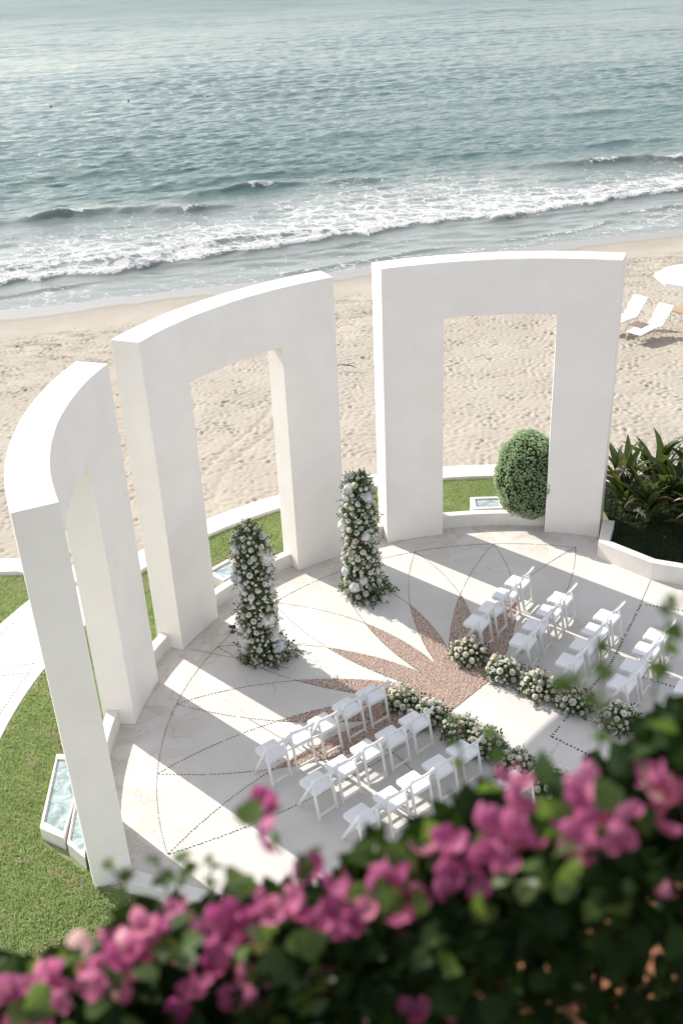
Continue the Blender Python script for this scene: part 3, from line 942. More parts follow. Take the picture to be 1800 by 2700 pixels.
skylight(rect_at(7.56, 8.14, -46.6, .74), .02, .34, 'glass topped white box behind the left flower column')

# raised planting bed on the right
bed_out = [(2.76, 6.62), (2.43, 5.66), (3.33, 4.68), (3.94, 4.40), (6.2, 3.35), (9.0, 2.6)]
bed_in = [(9.06, 2.82), (6.28, 3.56), (3.98, 4.60), (3.44, 4.84), (2.68, 5.68), (3.02, 6.55)]
bm = bmesh.new(); prism(bm, bed_out + bed_in, -.1, .42); bevel(bm, .012, 2)
tag(obj('planter_wall', bm_mesh('planter_wall', bm, MAT['wall'], sharp=20)), 'low angled white wall edging the dark planting bed', 'low wall')
bed_poly = [(2.70, 5.72), (3.44, 4.88), (3.98, 4.64), (6.28, 3.60), (9.0, 2.86), (9.5, 7), (6.6, 8.6), (4.2, 9.0), (3.0, 8.7), (3.0, 6.6)]
bed = obj('bed_soil', sheet('bed_soil', bed_poly, .20, MAT['soil']))
tag(bed, 'dark soil of the raised planting bed', kind='structure')

# ------------------------------------------------------------------ grass blades
def blades(pts, z, h, w, mat, name, label, lean=.5):
    n = len(pts)
    tv = np.array([(-.5, 0, 0), (.5, 0, 0), (0, 0, 1.0)])
    th = RNG.rand(n) * 6.283
    ln = RNG.normal(0, lean, (n, 2))
    hh = h * RNG.uniform(.5, 1.3, n)
    V = np.zeros((n, 3, 3))
    V[:, 0, 0] = pts[:, 0] - np.cos(th) * w / 2; V[:, 0, 1] = pts[:, 1] - np.sin(th) * w / 2; V[:, 0, 2] = z
    V[:, 1, 0] = pts[:, 0] + np.cos(th) * w / 2; V[:, 1, 1] = pts[:, 1] + np.sin(th) * w / 2; V[:, 1, 2] = z
    V[:, 2, 0] = pts[:, 0] + ln[:, 0] * hh; V[:, 2, 1] = pts[:, 1] + ln[:, 1] * hh; V[:, 2, 2] = z + hh
    F = np.arange(n * 3).reshape(n, 3)
    o = obj(name, mesh_np(name, V.reshape(-1, 3), F, mat, False, {'rnd': np.repeat(RNG.rand(n), 3)}))
    tag(o, label, kind='stuff'); return o
def sect(n, r0, r1, a0, a1):
    r_ = np.sqrt(RNG.uniform(r0 * r0, r1 * r1, n)); a_ = np.radians(RNG.uniform(a0, a1, n))
    return np.stack([r_ * np.sin(a_), r_ * np.cos(a_)], -1)
G = np.concatenate([sect(95000, 7.55, 9.33, -135, -58), sect(95000, 7.55, 9.60, -58, 14), sect(16000, 11.12, 13.2, -72, -58)])
Gx = np.stack([RNG.uniform(-7.6, -2.2, 60000), RNG.uniform(-8, -2.6, 60000)], -1)
Gx = Gx[(Gx[:, 1] < -3.02 - .405 * (Gx[:, 0] + 6.62) - .03) & (np.hypot(Gx[:, 0], Gx[:, 1]) < 7.55)]
G = np.concatenate([G, Gx])
G = G[G[:, 1] < np.where(G[:, 0] < -8.3, 5.95, 99)]
for bx_ in ([(-8.2, -.2), (-8.09, -1.95), (-7.2, -2.65), (-7.2, -.25)], rect_at(7.5, 8.18, 2.4, .84), rect_at(7.5, 8.18, -46.6, .8)):
    G = G[~inside(bx_, G)]
blades(G, .05, .055, .020, MAT['grass'], 'grass', 'short sunlit grass covering the lawn')
Gb = np.stack([RNG.uniform(2.6, 7.5, 60000), RNG.uniform(3.3, 8.5, 60000)], -1)
Gb = Gb[inside(bed_poly, Gb)]
blades(Gb, .20, .07, .022, MAT['ivy'], 'ground_cover', 'dark low ground cover in the shaded planting bed', .7)

# ------------------------------------------------------------------ leaves (templates)
LEAF_V = [(0, 0, 0), (-.28, .42, .06), (0, .45, -.02), (.28, .42, .06), (0, 1.0, -.06)]
LEAF_F = [(0, 2, 1), (0, 3, 2), (1, 2, 4), (2, 3, 4)]

# clipped shrub
def topiary():
    c = np.array(pol(7.78, 9.4)); rx, rz = .80, 1.10; cz = 1.08
    root = empty('clipped_shrub', (c[0], c[1], .05))
    tag(root, 'round clipped green shrub filling the right side of the arch opening', 'shrub')
    bm = bmesh.new(); tube(bm, [(0, 0, 0), (.03, .01, .3), (0, 0, .6)], [.07, .06, .05])
    obj('trunk', bm_mesh('shrub_trunk', bm, MAT['bark']), root)
    bm = bmesh.new(); bmesh.ops.create_icosphere(bm, subdivisions=4, radius=1.0)
    lump = lambda d: 1 + .035 * math.sin(d.x * 9 + 1) * math.sin(d.y * 8) + .035 * math.sin(d.z * 10 + d.x * 5)
    for v_ in bm.verts:
        d = v_.co.normalized(); s = lump(d) * .93
        v_.co = Vector((d.x * rx * s, d.y * rx * s, d.z * rz * s + cz - .05))
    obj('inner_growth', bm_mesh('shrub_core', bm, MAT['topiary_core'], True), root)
    # tufts: little rosettes of leaves
    nt = 7200
    d = rand_dirs(nt)
    s = np.array([lump(Vector(x)) for x in d]) * RNG.uniform(.95, 1.015, nt)
    ctr = d * np.array((rx, rx, rz)) * s[:, None] + np.array((0, 0, cz - .05))
    tv, tf = [], []
    for j in range(7):
        a = j * 2.399; t_ = .55 + .12 * (j % 3)
        M = Matrix.Rotation(a, 3, 'Z') @ Matrix.Rotation(t_ * (1 if j else .05), 3, 'X')
        b = len(tv)
        for v_ in LEAF_V:
            w = M @ Vector((v_[0], v_[1] * .2, v_[1])) if False else M @ Vector((v_[0] * .8, v_[2], v_[1]))
            tv.append(tuple(w))
        tf += [tuple(x + b for x in f) for f in LEAF_F]
    nr = d / np.array((rx, rx, rz)); nr[:, 2] += .25
    V, F, a = scatter(tv, tf, ctr, frames(nr / np.linalg.norm(nr, axis=1)[:, None], tilt=.3), RNG.uniform(.032, .048, nt))
    tag(obj('foliage', mesh_np('shrub_foliage', V, F, MAT['topiary'], False, {'rnd': a}), root), kind='stuff')
topiary()

# ------------------------------------------------------------------ crinum lilies
def strap_leaf(L, W, rise, droop, curl, seed):
    """leaf arching out along +Y"""
    n = 9; V, F = [], []
    y = z = 0; ang = rise
    for i in range(n + 1):
        t = i / n
        w = W * (0.55 + 1.2 * t - .2 * t * t if t < .4 else (1.0) * (1 - ((t - .4) / .6) ** 2.2) + .02)
        w = max(w, .004)
        xo = curl * t * t * L
        V += [(xo - w / 2, y, z + .28 * w), (xo, y, z), (xo + w / 2, y, z + .28 * w)]
        if i < n:
            y += L / n * math.cos(ang); z += L / n * math.sin(ang); ang -= droop / n * (.4 + 1.4 * t)
        if i:
            b = 3 * (i - 1)
            F += [(b, b + 1, b + 4, b + 3), (b + 1, b + 2, b + 5, b + 4)]
    return V, F
CR_MESH, CR_DRY = [], []
rr = np.random.RandomState(4)
for i in range(9):
    V, F = strap_leaf(rr.uniform(.80, 1.1), rr.uniform(.135, .185), rr.uniform(.75, 1.4), rr.uniform(.25, 1.25), rr.normal(0, .08), i)
    CR_MESH.append(mesh_np('strap_leaf', V, F, MAT['crinum'], True))
for i in range(3):
    V, F = strap_leaf(rr.uniform(.7, .95), rr.uniform(.07, .10), rr.uniform(.7, 1.0), rr.uniform(2.6, 3.4), rr.normal(0, .15), i)
    CR_DRY.append(mesh_np('dry_strap_leaf', V, F, MAT['crinum_dry'], True))
def spider_flower_mesh():
    bm = bmesh.new(); r_ = np.random.RandomState(2)
    for i in range(16):
        d = Vector(r_.normal(0, 1, 3)); d.z = abs(d.z) * .8 + .1; d.normalize()
        p0 = Vector((0, 0, 0)); p1 = d * .09; p2 = d * .15 + Vector((0, 0, -.04)); p3 = d * .17 + Vector((0, 0, -.09))
        for pa in ((p0, p1, p2, p3),):
            tube(bm, pa, [.006, .009, .008, .002], 4, False)
    return bm_mesh('spider_flower', bm, MAT['crinum_flower'])
SPIDER = spider_flower_mesh()
def crinum(x, y, z, n, s, label, flower=None, dry=2, rz=0):
    root = empty('crinum_lily', (x, y, z), rz)
    root.scale = (s, s, s)
    tag(root, label, 'plant', 'strap leaved lilies in the planting bed')
    bm = bmesh.new(); tube(bm, [(0, 0, -.02), (0, 0, .18), (.02, 0, .38)], [.09, .08, .05])
    obj('stalk', bm_mesh('lily_stalk', bm, MAT['stem']), root)
    for i in range(n + dry):
        isdry = i >= n
        me = CR_DRY[i % 3] if isdry else CR_MESH[RNG.randint(len(CR_MESH))]
        o = obj('leaf', me, root)
        t = i / max(n, 1)
        o.location = (RNG.normal(0, .03), RNG.normal(0, .03), .10 + .28 * min(t, 1))
        o.rotation_euler = (RNG.normal(.28 * t - .05, .12), RNG.normal(0, .12), i * 2.399 + RNG.normal(0, .2))
        k = RNG.uniform(.85, 1.15); o.scale = (k, k, k)
        if isdry: tag(o, 'dry brown drooping leaf')
    if flower:
        fx, fy, fz = flower
        bm = bmesh.new(); tube(bm, [(0, 0, .3), (fx * .4, fy * .4, fz * .75), (fx, fy, fz)], [.018, .014, .012], 6)
        st = obj('flower_stem', bm_mesh('flower_stem', bm, MAT['stem']), root)
        f = obj('flower_head', SPIDER, root); f.location = (fx, fy, fz)
crinum(3.42, 7.35, .2, 32, 1.30, 'dark strap leaved lily right against the right arch', (-.15, -.30, .95))
crinum(4.35, 7.95, .2, 32, 1.30, 'tall strap leaved lily second from the right arch, at the back of the bed', (.5, .2, 1.05))
crinum(5.45, 7.75, .2, 22, 1.30, 'strap leaved lily at the back right of the bed, nearest the frame edge', (-.1, -.2, 1.15))
crinum(4.45, 7.0, .2, 32, 1.25, 'dark strap leaved lily in the middle of the bed behind the yellow green one')
crinum(3.72, 6.55, .2, 26, 1.05, 'low strap leaved lily with pale spider flower over the ground cover', (-.30, -.45, .62), 3)
crinum(4.75, 5.75, .2, 24, 1.25, 'yellow green strap leaved lily with brown leaf tips near the bed wall', None, 6)
crinum(5.45, 6.75, .2, 30, 1.2, 'strap leaved lily behind the yellow green one at the right frame edge', (.1, .1, 1.0), 3)
crinum(5.05, 4.95, .2, 20, 1.05, 'small strap leaved lily nearest the bed wall at the right', None, 5)

crinum(5.15, 7.35, .2, 30, 1.3, 'dense strap leaved lily between the tall back ones and the frame edge')

# ------------------------------------------------------------------ folding chairs
def chair_parts():
    """local: +Y is forward; returns list of (name, mesh)"""
    parts = []
    def part(name, fn, mat, bv=.006):
        bm = bmesh.new(); fn(bm)
        if bv: bevel(bm, bv, 2)
        parts.append((name, bm_mesh('chair_' + name, bm, mat, sharp=35)))
    up0, up1 = Vector((0, .205, 0)), Vector((0, -.235, .80))
    for s in (-1, 1):
        part('front_leg', lambda bm: add_bar(bm, (s * .205, up0.y, up0.z), (s * .205, up1.y, up1.z), .030, .050, (0, 1, .5)), MAT['chair'])
        part('rear_leg', lambda bm: add_bar(bm, (s * .174, -.135, .62), (s * .174, -.262, 0), .028, .046, (0, 1, -.2)), MAT['chair'])
    def seat_fn(bm):
        n = 5
        pts = []
        w, d, r_ = .205, .20, .045
        for cx, cy, a0 in ((w - r_, d - r_, 0), (-w + r_, d - r_, 90), (-w + r_, -d + r_, 180), (w - r_, -d + r_, 270)):
            for k in range(n):
                a = D2R(a0 + 90 * k / (n - 1)); pts.append((cx + r_ * math.cos(a), cy + r_ * math.sin(a)))
        prism(bm, [(x * .93, y - .002) for x, y in pts], .428, .452)
    part('seat', seat_fn, MAT['chair'], .004)
    def pad_fn(bm):
        n = 6; pts = []
        w, d, r_ = .188, .198, .04
        for cx, cy, a0 in ((w - r_, d - r_, 0), (-w + r_, d - r_, 90), (-w + r_, -d + r_, 180), (w - r_, -d + r_, 270)):
            for k in range(n):
                a = D2R(a0 + 90 * k / (n - 1)); pts.append((cx + r_ * math.cos(a), cy + r_ * math.sin(a)))
        prism(bm, pts, .452, .484)
    part('seat_pad', pad_fn, MAT['chair_pad'], .012)
    def rail_fn(bm):
        # top slat, bowed to the rear and arched on its upper edge
        d = (up1 - up0).normalized(); nrm = Vector((0, d.z, -d.y))
        n = 10; rows = []
        for i in range(n + 1):
            u = -1 + 2 * i / n
            bow = -.022 * (1 - u * u)
            top = .815 + .012 * (1 - u * u) - .012 * u ** 8; bot = .690 + .022 * (1 - u * u)
            pts4 = []
            for zz, th in ((bot, -.011), (bot, .011), (top, .011), (top, -.011)):
                base = up0 + d * (zz / d.z)
                pts4.append(bm.verts.new((u * .20, base.y + bow + th, base.z)))
            rows.append(pts4)
        for A_, B_ in zip(rows[:-1], rows[1:]):
            for k in range(4): bm.faces.new((A_[k], A_[(k + 1) % 4], B_[(k + 1) % 4], B_[k]))
        bm.faces.new(rows[0]); bm.faces.new(rows[-1][::-1])
    part('back_rail', rail_fn, MAT['chair'], .004)
    part('rear_stretcher', lambda bm: add_bar(bm, (-.162, -.249, .070), (.162, -.249, .070), .024, .044), MAT['chair'])
    part('front_stretcher', lambda bm: add_bar(bm, (-.192, .140, .120), (.192, .140, .120), .024, .036), MAT['chair'])
    part('seat_apron', lambda bm: (add_bar(bm, (-.185, -.165, .412), (.185, -.165, .412), .018, .034), add_bar(bm, (-.170, .12, .412), (.170, .12, .412), .018, .030)), MAT['chair'], .003)
    return parts
CHAIR = chair_parts()
def chair(corner, rowdir_deg, label, group):
    rd = D2R(rowdir_deg); row = np.array((math.sin(rd), math.cos(rd)))
    face = rowdir_deg - 90; fd = D2R(face); fv = np.array((math.sin(fd), math.cos(fd)))
    c = np.array(corner) - row * .19 - fv * .20
    o = empty('folding_chair', (c[0], c[1], 0), -fd + RNG.normal(0, .035))
    o.location.x += RNG.normal(0, .012); o.location.y += RNG.normal(0, .012)
    o.scale = (1.05, 1.05, 1.05)
    tag(o, label, 'chair', group)
    for nm, me in CHAIR: obj(nm, me, o)
ORD = ['front', 'second', 'third', 'fourth', 'fifth']
SEAT5 = ['at the outer end', 'second from the outer end', 'in the middle', 'second from the aisle flowers', 'beside the aisle flowers']
left0 = np.array((-4.47, -.36)); ls = np.array((.4225, .3325)); lrow = np.array((.715, -.775))
for r_ in range(5):
    for i in range(5):
        c = left0 + ls * i + lrow * r_
        if r_ == 4 and i < 2: continue
        chair(c, 51.8, f'white folding chair {SEAT5[i]} of the {ORD[r_]} row left of the aisle', 'white folding chairs left of the aisle')
right0 = np.array((-.69, 3.01)); rs = np.array((.337, .45)); rrow = np.array((.757, -.686))
SEAT4 = ['beside the aisle flowers', 'second from the aisle flowers', 'third from the aisle flowers', 'at the outer end']
for r_ in range(5):
    for i in range(4):
        c = right0 + rs * i + rrow * r_
        if r_ == 4 and i > 1: continue
        chair(c, 36.8, f'white folding chair {SEAT4[i]} of the {ORD[r_]} row right of the aisle', 'white folding chairs right of the aisle')

# ------------------------------------------------------------------ flowers
def rose_mesh(name, mat, seed, open_=1.0):
    r_ = np.random.RandomState(seed); V, F = [], []
    def petal(ang, r0, z0, size, tilt, cup):
        b = len(V); n = 4
        M = Matrix.Rotation(ang, 3, 'Z')
        for i in range(n + 1):
            u = -1 + 2 * i / n
            for j, t in enumerate((0, .55, 1.0)):
                wd = size * (.35 + .65 * math.sin(min(1, t * 1.3) * math.pi / 2)) * u * .75
                rad = r0 + t * size * math.sin(tilt) + cup * t * (1 - t) * size - abs(u) ** 2 * size * .28
                zz = z0 + t * size * math.cos(tilt) - abs(u) ** 2 * .10 * size - (0.14 * size if t == 1.0 else 0) * (tilt > .6)
                V.append(tuple(M @ Vector((wd, rad, zz))))
        for i in range(n):
            for j in range(2):
                a = b + i * 3 + j; F.append((a, a + 3, a + 4, a + 1))
    for k in range(6): petal(k * 1.0472 + r_.rand() * .3, .10, -.45, .62, .95 * open_, .5)
    for k in range(5): petal(k * 1.2566 + .5 + r_.rand() * .3, .06, -.30, .58, .55 * open_, .5)
    for k in range(4): petal(k * 1.57 + .2 + r_.rand() * .3, .02, -.20, .52, .22 * open_, .4)
    petal(.3, .0, -.1, .42, .02, .15); petal(3.4, .0, -.1, .42, .02, .15)
    # green-white base so the bloom is not hollow from behind
    b = len(V); m = 6
    V.append((0, 0, -.5))
    for k in range(m): V.append((.42 * math.cos(k * 1.0472), .42 * math.sin(k * 1.0472), -.12))
    for k in range(m): F.append((b, b + 1 + k, b + 1 + (k + 1) % m))
    return mesh_np(name, V, F, mat, True)
ROSES = [rose_mesh('rose', MAT['rose'], i, o_) for i, o_ in ((1, 1.0), (2, .8), (3, 1.15))]
ROSES_W = [rose_mesh('rose', MAT['rose_white'], i, o_) for i, o_ in ((4, 1.0), (5, .8), (6, 1.15))]
def hydrangea_mesh(seed):
    r_ = np.random.RandomState(seed)
    tv = [(0, 0, .12), (-.5, -.18, 0), (-.35, -.5, .12), (.18, -.5, 0), (.5, -.35, .12), (.5, .18, 0), (.35, .5, .12), (-.18, .5, 0), (-.5, .35, .12)]
    tf = [(0, 1, 2), (0, 2, 3), (0, 3, 4), (0, 4, 5), (0, 5, 6), (0, 6, 7), (0, 7, 8), (0, 8, 1)]
    d = r_.normal(0, 1, (120, 3)); d /= np.linalg.norm(d, axis=1)[:, None]; d = d[d[:, 2] > -.45]
    n = len(d)
    x = np.cross(r_.normal(0, 1, (n, 3)), d); x /= np.linalg.norm(x, axis=1)[:, None]
    R = np.stack([x, np.cross(d, x), d], -1)
    V, F, a = scatter(tv, tf, d * np.array((1, 1, .8)) * r_.uniform(.80, 1.10, (n, 1)), R, r_.uniform(.26, .42, n))
    # inner body
    b = len(V); bm = bmesh.new(); bmesh.ops.create_icosphere(bm, subdivisions=2, radius=.86)
    V2 = np.array([(v.co.x, v.co.y, v.co.z * .8) for v in bm.verts]); F2 = np.array([[v.index for v in f.verts] for f in bm.faces]); bm.free()
    return mesh_np('hydrangea', np.concatenate([V, V2]), np.concatenate([F, F2 + b]), MAT['hydrangea'], True)
HYD = [hydrangea_mesh(1), hydrangea_mesh(2)]
SPRAY_V, SPRAY_F = [], []
for j in range(7):           # a sprig: leaflets along a stem
    t = j / 6; s_ = 1 if j % 2 else -1
    M = Matrix.Rotation(s_ * .9, 3, 'Z') if j < 6 else Matrix.Identity(3)
    b = len(SPRAY_V)
    for v_ in LEAF_V:
        w = M @ Vector((v_[0] * .36, v_[1] * .36, v_[2] * .36)); SPRAY_V.append((w.x, w.y + t * 1.0, w.z + .12 * math.sin(t * 3)))
    SPRAY_F += [tuple(x + b for x in f) for f in LEAF_F]

def place_bloom(meshes, name, p, nrm, size, parent):
    o = obj(name, meshes[RNG.randint(len(meshes))], parent)
    z = Vector(nrm).normalized()
    o.rotation_mode = 'QUATERNION'
    o.rotation_quaternion = z.to_track_quat('Z', 'Y') @ Euler((0, 0, RNG.rand() * 6.28)).to_quaternion()
    o.location = p; o.scale = (size, size, size)
    return o

def poisson_pick(P, dmin, nmax):
    keep = []
    for i, p in enumerate(P):
        if all(np.sum((p - P[j]) ** 2) > dmin[i] ** 2 for j in keep[-400:]):
            keep.append(i)
            if len(keep) >= nmax: break
    return keep

def sun_side(nrm):
    return (nrm[:, 0] * sd.x + nrm[:, 1] * sd.y)

def flower_column(x, y, h, flare_dir, label, seed):
    root = empty('flower_column', (x, y, 0)); tag(root, label, 'flower column', 'rose covered columns at the altar')
    fd = np.array((math.sin(D2R(flare_dir)), math.cos(D2R(flare_dir))))
    def surf(u, a):
        z = u * h
        r_ = .225 + .06 * np.sin(np.clip(u, 0, 1) * 3.0) + .045 * np.sin(u * 15 + a * 2 + seed * 2) + .02 * np.sin(a * 5 + u * 31)
        r_ = np.where(u > .93, r_ * np.sqrt(np.maximum(1 - ((u - .93) / .07) ** 2, .0)), r_)
        dr = np.cos(a - math.atan2(fd[1], fd[0]))
        flare = np.exp(-u / .10)
        r_ = r_ + flare * (.15 + .30 * np.maximum(dr, 0))
        lean = .10 * (u - .3) * 0
        return np.stack([r_ * np.cos(a), r_ * np.sin(a), z], -1)
    # armature
    bm = bmesh.new(); tube(bm, [(0, 0, 0), (0, 0, h * .5), (0, 0, h * .95)], [.22, .18, .15], 14)
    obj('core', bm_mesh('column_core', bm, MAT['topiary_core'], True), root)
    bm = bmesh.new(); tube(bm, [(0, 0, .0), (fd[0] * .22, fd[1] * .22, .09), (fd[0] * .34, fd[1] * .34, .10)], [.24, .18, .08], 12)
    obj('base_pad', bm_mesh('column_base', bm, MAT['topiary_core'], True), root)
    def samples(n):
        u = np.concatenate([RNG.rand(int(n * .93)), RNG.uniform(.93, 1, n - int(n * .93))]); a = RNG.rand(n) * 6.283
        P = surf(u, a); e = 1e-3
        du = surf(np.minimum(u + e, 1), a) - surf(u - e, a); da = surf(u, a + e) - surf(u, a - e)
        N = np.cross(da, du); N /= np.linalg.norm(N, axis=1)[:, None] + 1e-9
        N[u > .985] = (0, 0, 1)
        return P, N, u, a
    # leaves
    P, N, u, a = samples(3300)
    P = P - N * RNG.uniform(.01, .10, (len(P), 1))
    lf = frames(N, tilt=.75)
    V, F, at = scatter(LEAF_V, LEAF_F, P, lf, RNG.uniform(.045, .085, len(P)))
    P, N, u, a = samples(900)
    V2, F2, at2 = scatter(SPRAY_V, SPRAY_F, P - N * .03, frames(N, tilt=.9)[:, :, [0, 2, 1]], RNG.uniform(.10, .17, len(P)))
    # long sprigs fan out from the foot
    nb = 90; ab = RNG.rand(nb) * 6.283
    Pb = surf(RNG.uniform(0, .10, nb), ab) * np.array((.85, .85, 1)); Nb = np.stack([np.cos(ab), np.sin(ab), RNG.uniform(-.05, .5, nb)], -1)
    Pb[:, 2] += .03
    fb = frames(Nb, tilt=.25)[:, :, [0, 2, 1]]
    V3, F3, at3 = scatter(SPRAY_V, SPRAY_F, Pb, fb, RNG.uniform(.12, .24, nb))
    V3[:, 2] = np.maximum(V3[:, 2], .012)
    allV = np.concatenate([V, V2, V3]); allF = np.concatenate([F, F2 + len(V), F3 + len(V) + len(V2)])
    tag(obj('foliage', mesh_np('column_foliage', allV, allF, MAT['arr_leaf'], False, {'rnd': np.concatenate([at, at2, at3])}), root), kind='stuff')
    # pale filler blossom
    P, N, u, a = samples(2300)
    V, F, at = scatter(LEAF_V, LEAF_F, P + N * RNG.uniform(-.02, .05, (len(P), 1)), frames(N, tilt=.9), RNG.uniform(.020, .036, len(P)))
    tag(obj('filler_blossom', mesh_np('column_filler', V, F, MAT['arr_pale'], False, {'rnd': at}), root), kind='stuff')
    # hydrangeas: mostly on the sunny seaward side
    P, N, u, a = samples(1200)
    w = sun_side(N)
    cand = np.where((w > .12 + .5 * RNG.rand(len(w))) | (RNG.rand(len(w)) < .06))[0]
    hs = []
    for i in cand:
        if all(np.sum((P[i] - q_) ** 2) > .175 ** 2 for q_ in hs):
            hs.append(P[i]); place_bloom(HYD, 'hydrangea', tuple(P[i] + N[i] * .02), tuple(N[i]), RNG.uniform(.10, .15), root)
            if len(hs) >= 40: break
    hs = np.array(hs)
    # roses and spray roses
    P, N, u, a = samples(9000)
    size = np.where(RNG.rand(len(P)) < .30, RNG.uniform(.030, .042, len(P)), RNG.uniform(.055, .076, len(P)))
    toc = np.array((CAM_LOC.x - x, CAM_LOC.y - y)); toc = toc / np.linalg.norm(toc)
    pl_, ps_, cnt = [], [], 0
    for i in range(len(P)):
        if N[i][:2] @ toc < -.25 and RNG.rand() < .85: continue          # the far side of the column carries fewer blooms
        if np.min(np.sum((hs - P[i]) ** 2, 1)) < .12 ** 2: continue
        if pl_ and np.any(np.sum((np.array(pl_) - P[i]) ** 2, 1) < (np.array(ps_) + size[i]) ** 2 * .92): continue
        pl_.append(P[i]); ps_.append(size[i])
        nn = N[i] + RNG.normal(0, .28, 3)
        place_bloom(ROSES, 'rose', tuple(P[i] + N[i] * RNG.uniform(.03, .075)), tuple(nn), size[i] * 1.5, root)
        cnt += 1
        if cnt >= 290: break
    return root
flower_column(-4.84, 2.62, 2.86, 60, 'left tall column of white and blush roses before the middle arch', 1)
flower_column(-2.80, 4.68, 2.80, 75, 'right tall column of white roses between the middle and right arch', 2)

def arrangement(x, y, label, seed, r0=.30, tall=True, sz=1.0):
    root = empty('flower_arrangement', (x, y, 0)); tag(root, label, 'flower arrangement', 'rose arrangements lining the aisle')
    rot = RNG.rand() * 6.28; ex = RNG.uniform(.85, 1.15)
    def dome(n):
        d = rand_dirs(n); d[:, 2] = np.abs(d[:, 2])
        lump = 1 + .14 * np.sin(d[:, 0] * 5 + seed) * np.sin(d[:, 1] * 6 + seed * 2)
        P = d * np.array((r0 * ex, r0 / ex, r0 * 1.12)) * lump[:, None]; P[:, 2] += .05
        c, s = math.cos(rot), math.sin(rot)
        M = np.array(((c, -s, 0), (s, c, 0), (0, 0, 1)))
        return P @ M.T, d @ M.T
    bm = bmesh.new(); bmesh.ops.create_icosphere(bm, subdivisions=2, radius=r0 * .66, matrix=Matrix.Translation((0, 0, .08)))
    for v_ in bm.verts: v_.co.z = max(v_.co.z, .004)
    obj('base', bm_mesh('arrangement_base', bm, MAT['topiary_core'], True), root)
    P, N = dome(620)
    P = P * RNG.uniform(.72, 1.05, (len(P), 1)); P[:, 2] = np.maximum(P[:, 2], .02)
    V, F, at = scatter(LEAF_V, LEAF_F, P, frames(N, tilt=.7), RNG.uniform(.045, .085, len(P)))
    nb = 46; ab = RNG.rand(nb) * 6.283
    Pb = np.stack([np.cos(ab) * r0 * .7, np.sin(ab) * r0 * .7, RNG.uniform(.03, .16, nb)], -1); Nb = np.stack([np.cos(ab), np.sin(ab), RNG.uniform(-.1, .7, nb)], -1)
    V2, F2, at2 = scatter(SPRAY_V, SPRAY_F, Pb, frames(Nb, tilt=.25)[:, :, [0, 2, 1]], RNG.uniform(.12, .22, nb))
    V = np.concatenate([V, V2]); V[:, 2] = np.maximum(V[:, 2], .010)
    tag(obj('foliage', mesh_np('arrangement_foliage', V, np.concatenate([F, F2 + len(V) - len(V2)]), MAT['arr_leaf'], False, {'rnd': np.concatenate([at, at2])}), root), kind='stuff')
    P, N = dome(260)
    V, F, at = scatter(LEAF_V, LEAF_F, P * 1.03, frames(N, tilt=.9), RNG.uniform(.018, .034, len(P)))
    V[:, 2] = np.maximum(V[:, 2], .012)
    tag(obj('filler_blossom', mesh_np('arrangement_filler', V, F, MAT['arr_pale'], False, {'rnd': at}), root), kind='stuff')
    P, N = dome(2500)
    size = np.where(RNG.rand(len(P)) < .25, RNG.uniform(.028, .040, len(P)), RNG.uniform(.054, .074, len(P)))
    pl_, ps_ = [], []
    for i in range(len(P)):
        if P[i][2] < .07: continue
        if pl_ and np.any(np.sum((np.array(pl_) - P[i]) ** 2, 1) < (np.array(ps_) + size[i]) ** 2 * .95): continue
        pl_.append(P[i]); ps_.append(size[i])
        nn = N[i] + RNG.normal(0, .25, 3) + np.array((0, 0, .2))
        place_bloom(ROSES_W, 'rose', tuple(P[i] * (1 + RNG.uniform(.06, .24))), tuple(nn), size[i] * 1.55, root)
        if len(pl_) >= 52: break
    if tall:
        # upright snapdragon spikes
        for k in range(3):
            a = RNG.rand() * 6.28; px, py = math.cos(a) * r0 * .45, math.sin(a) * r0 * .45
            hh = RNG.uniform(.46, .62)
            bm = bmesh.new(); tube(bm, [(px * .5, py * .5, .1), (px, py, hh * .6), (px * 1.25, py * 1.25, hh)], [.007, .006, .003], 5)
            st = obj('flower_spike', bm_mesh('spike_stem', bm, MAT['stem']), root)
            nb = 34; t = RNG.uniform(.45, 1, nb)
            Pq = np.stack([px * (.6 + .65 * t), py * (.6 + .65 * t), hh * t], -1) + RNG.normal(0, .010, (nb, 3))
            V, F, at = scatter(LEAF_V, LEAF_F, Pq, frames(rand_dirs(nb)), (.05 - .028 * t) * RNG.uniform(.8, 1.2, nb))
            tag(obj('spike_blossom', mesh_np('spike_blossom', V, F, MAT['arr_pale'], False, {'rnd': at}), st), kind='stuff')
    return root
AR = [(-.86, 2.24), (-.28, 1.62), (.25, 1.12), (.80, .68), (1.42, .14), (1.98, -.42)]
RL = ['alone on the red pebbles beside the front right chairs', 'at the edge of the red pebbles by the second right row', 'between the second and third right rows',
      'by the third right row, where the dotted line meets it', 'by the fourth right row under the blurred leaves', 'behind the blurred leaves by the fifth right row']
for i, (x, y) in enumerate(AR):
    arrangement(x, y, 'white rose arrangement ' + RL[i], i + 1, .29 if i != 0 else .30)
LL = ['on the red pebbles beside the front left row', 'on the red pebbles between the first and second left rows', 'by the aisle end of the second left row', 'on the aisle edge between the second and third left rows',
      'by the aisle end of the third left row', 'half hidden by pink flowers at the fourth left row']
for i, (x, y) in enumerate([(-2.22, .92), (-1.80, .52), (-1.28, .05), (-.93, -.33), (-.50, -.85), (-.02, -1.35)]):
    arrangement(x, y, 'white rose arrangement ' + LL[i], i + 11, .27)

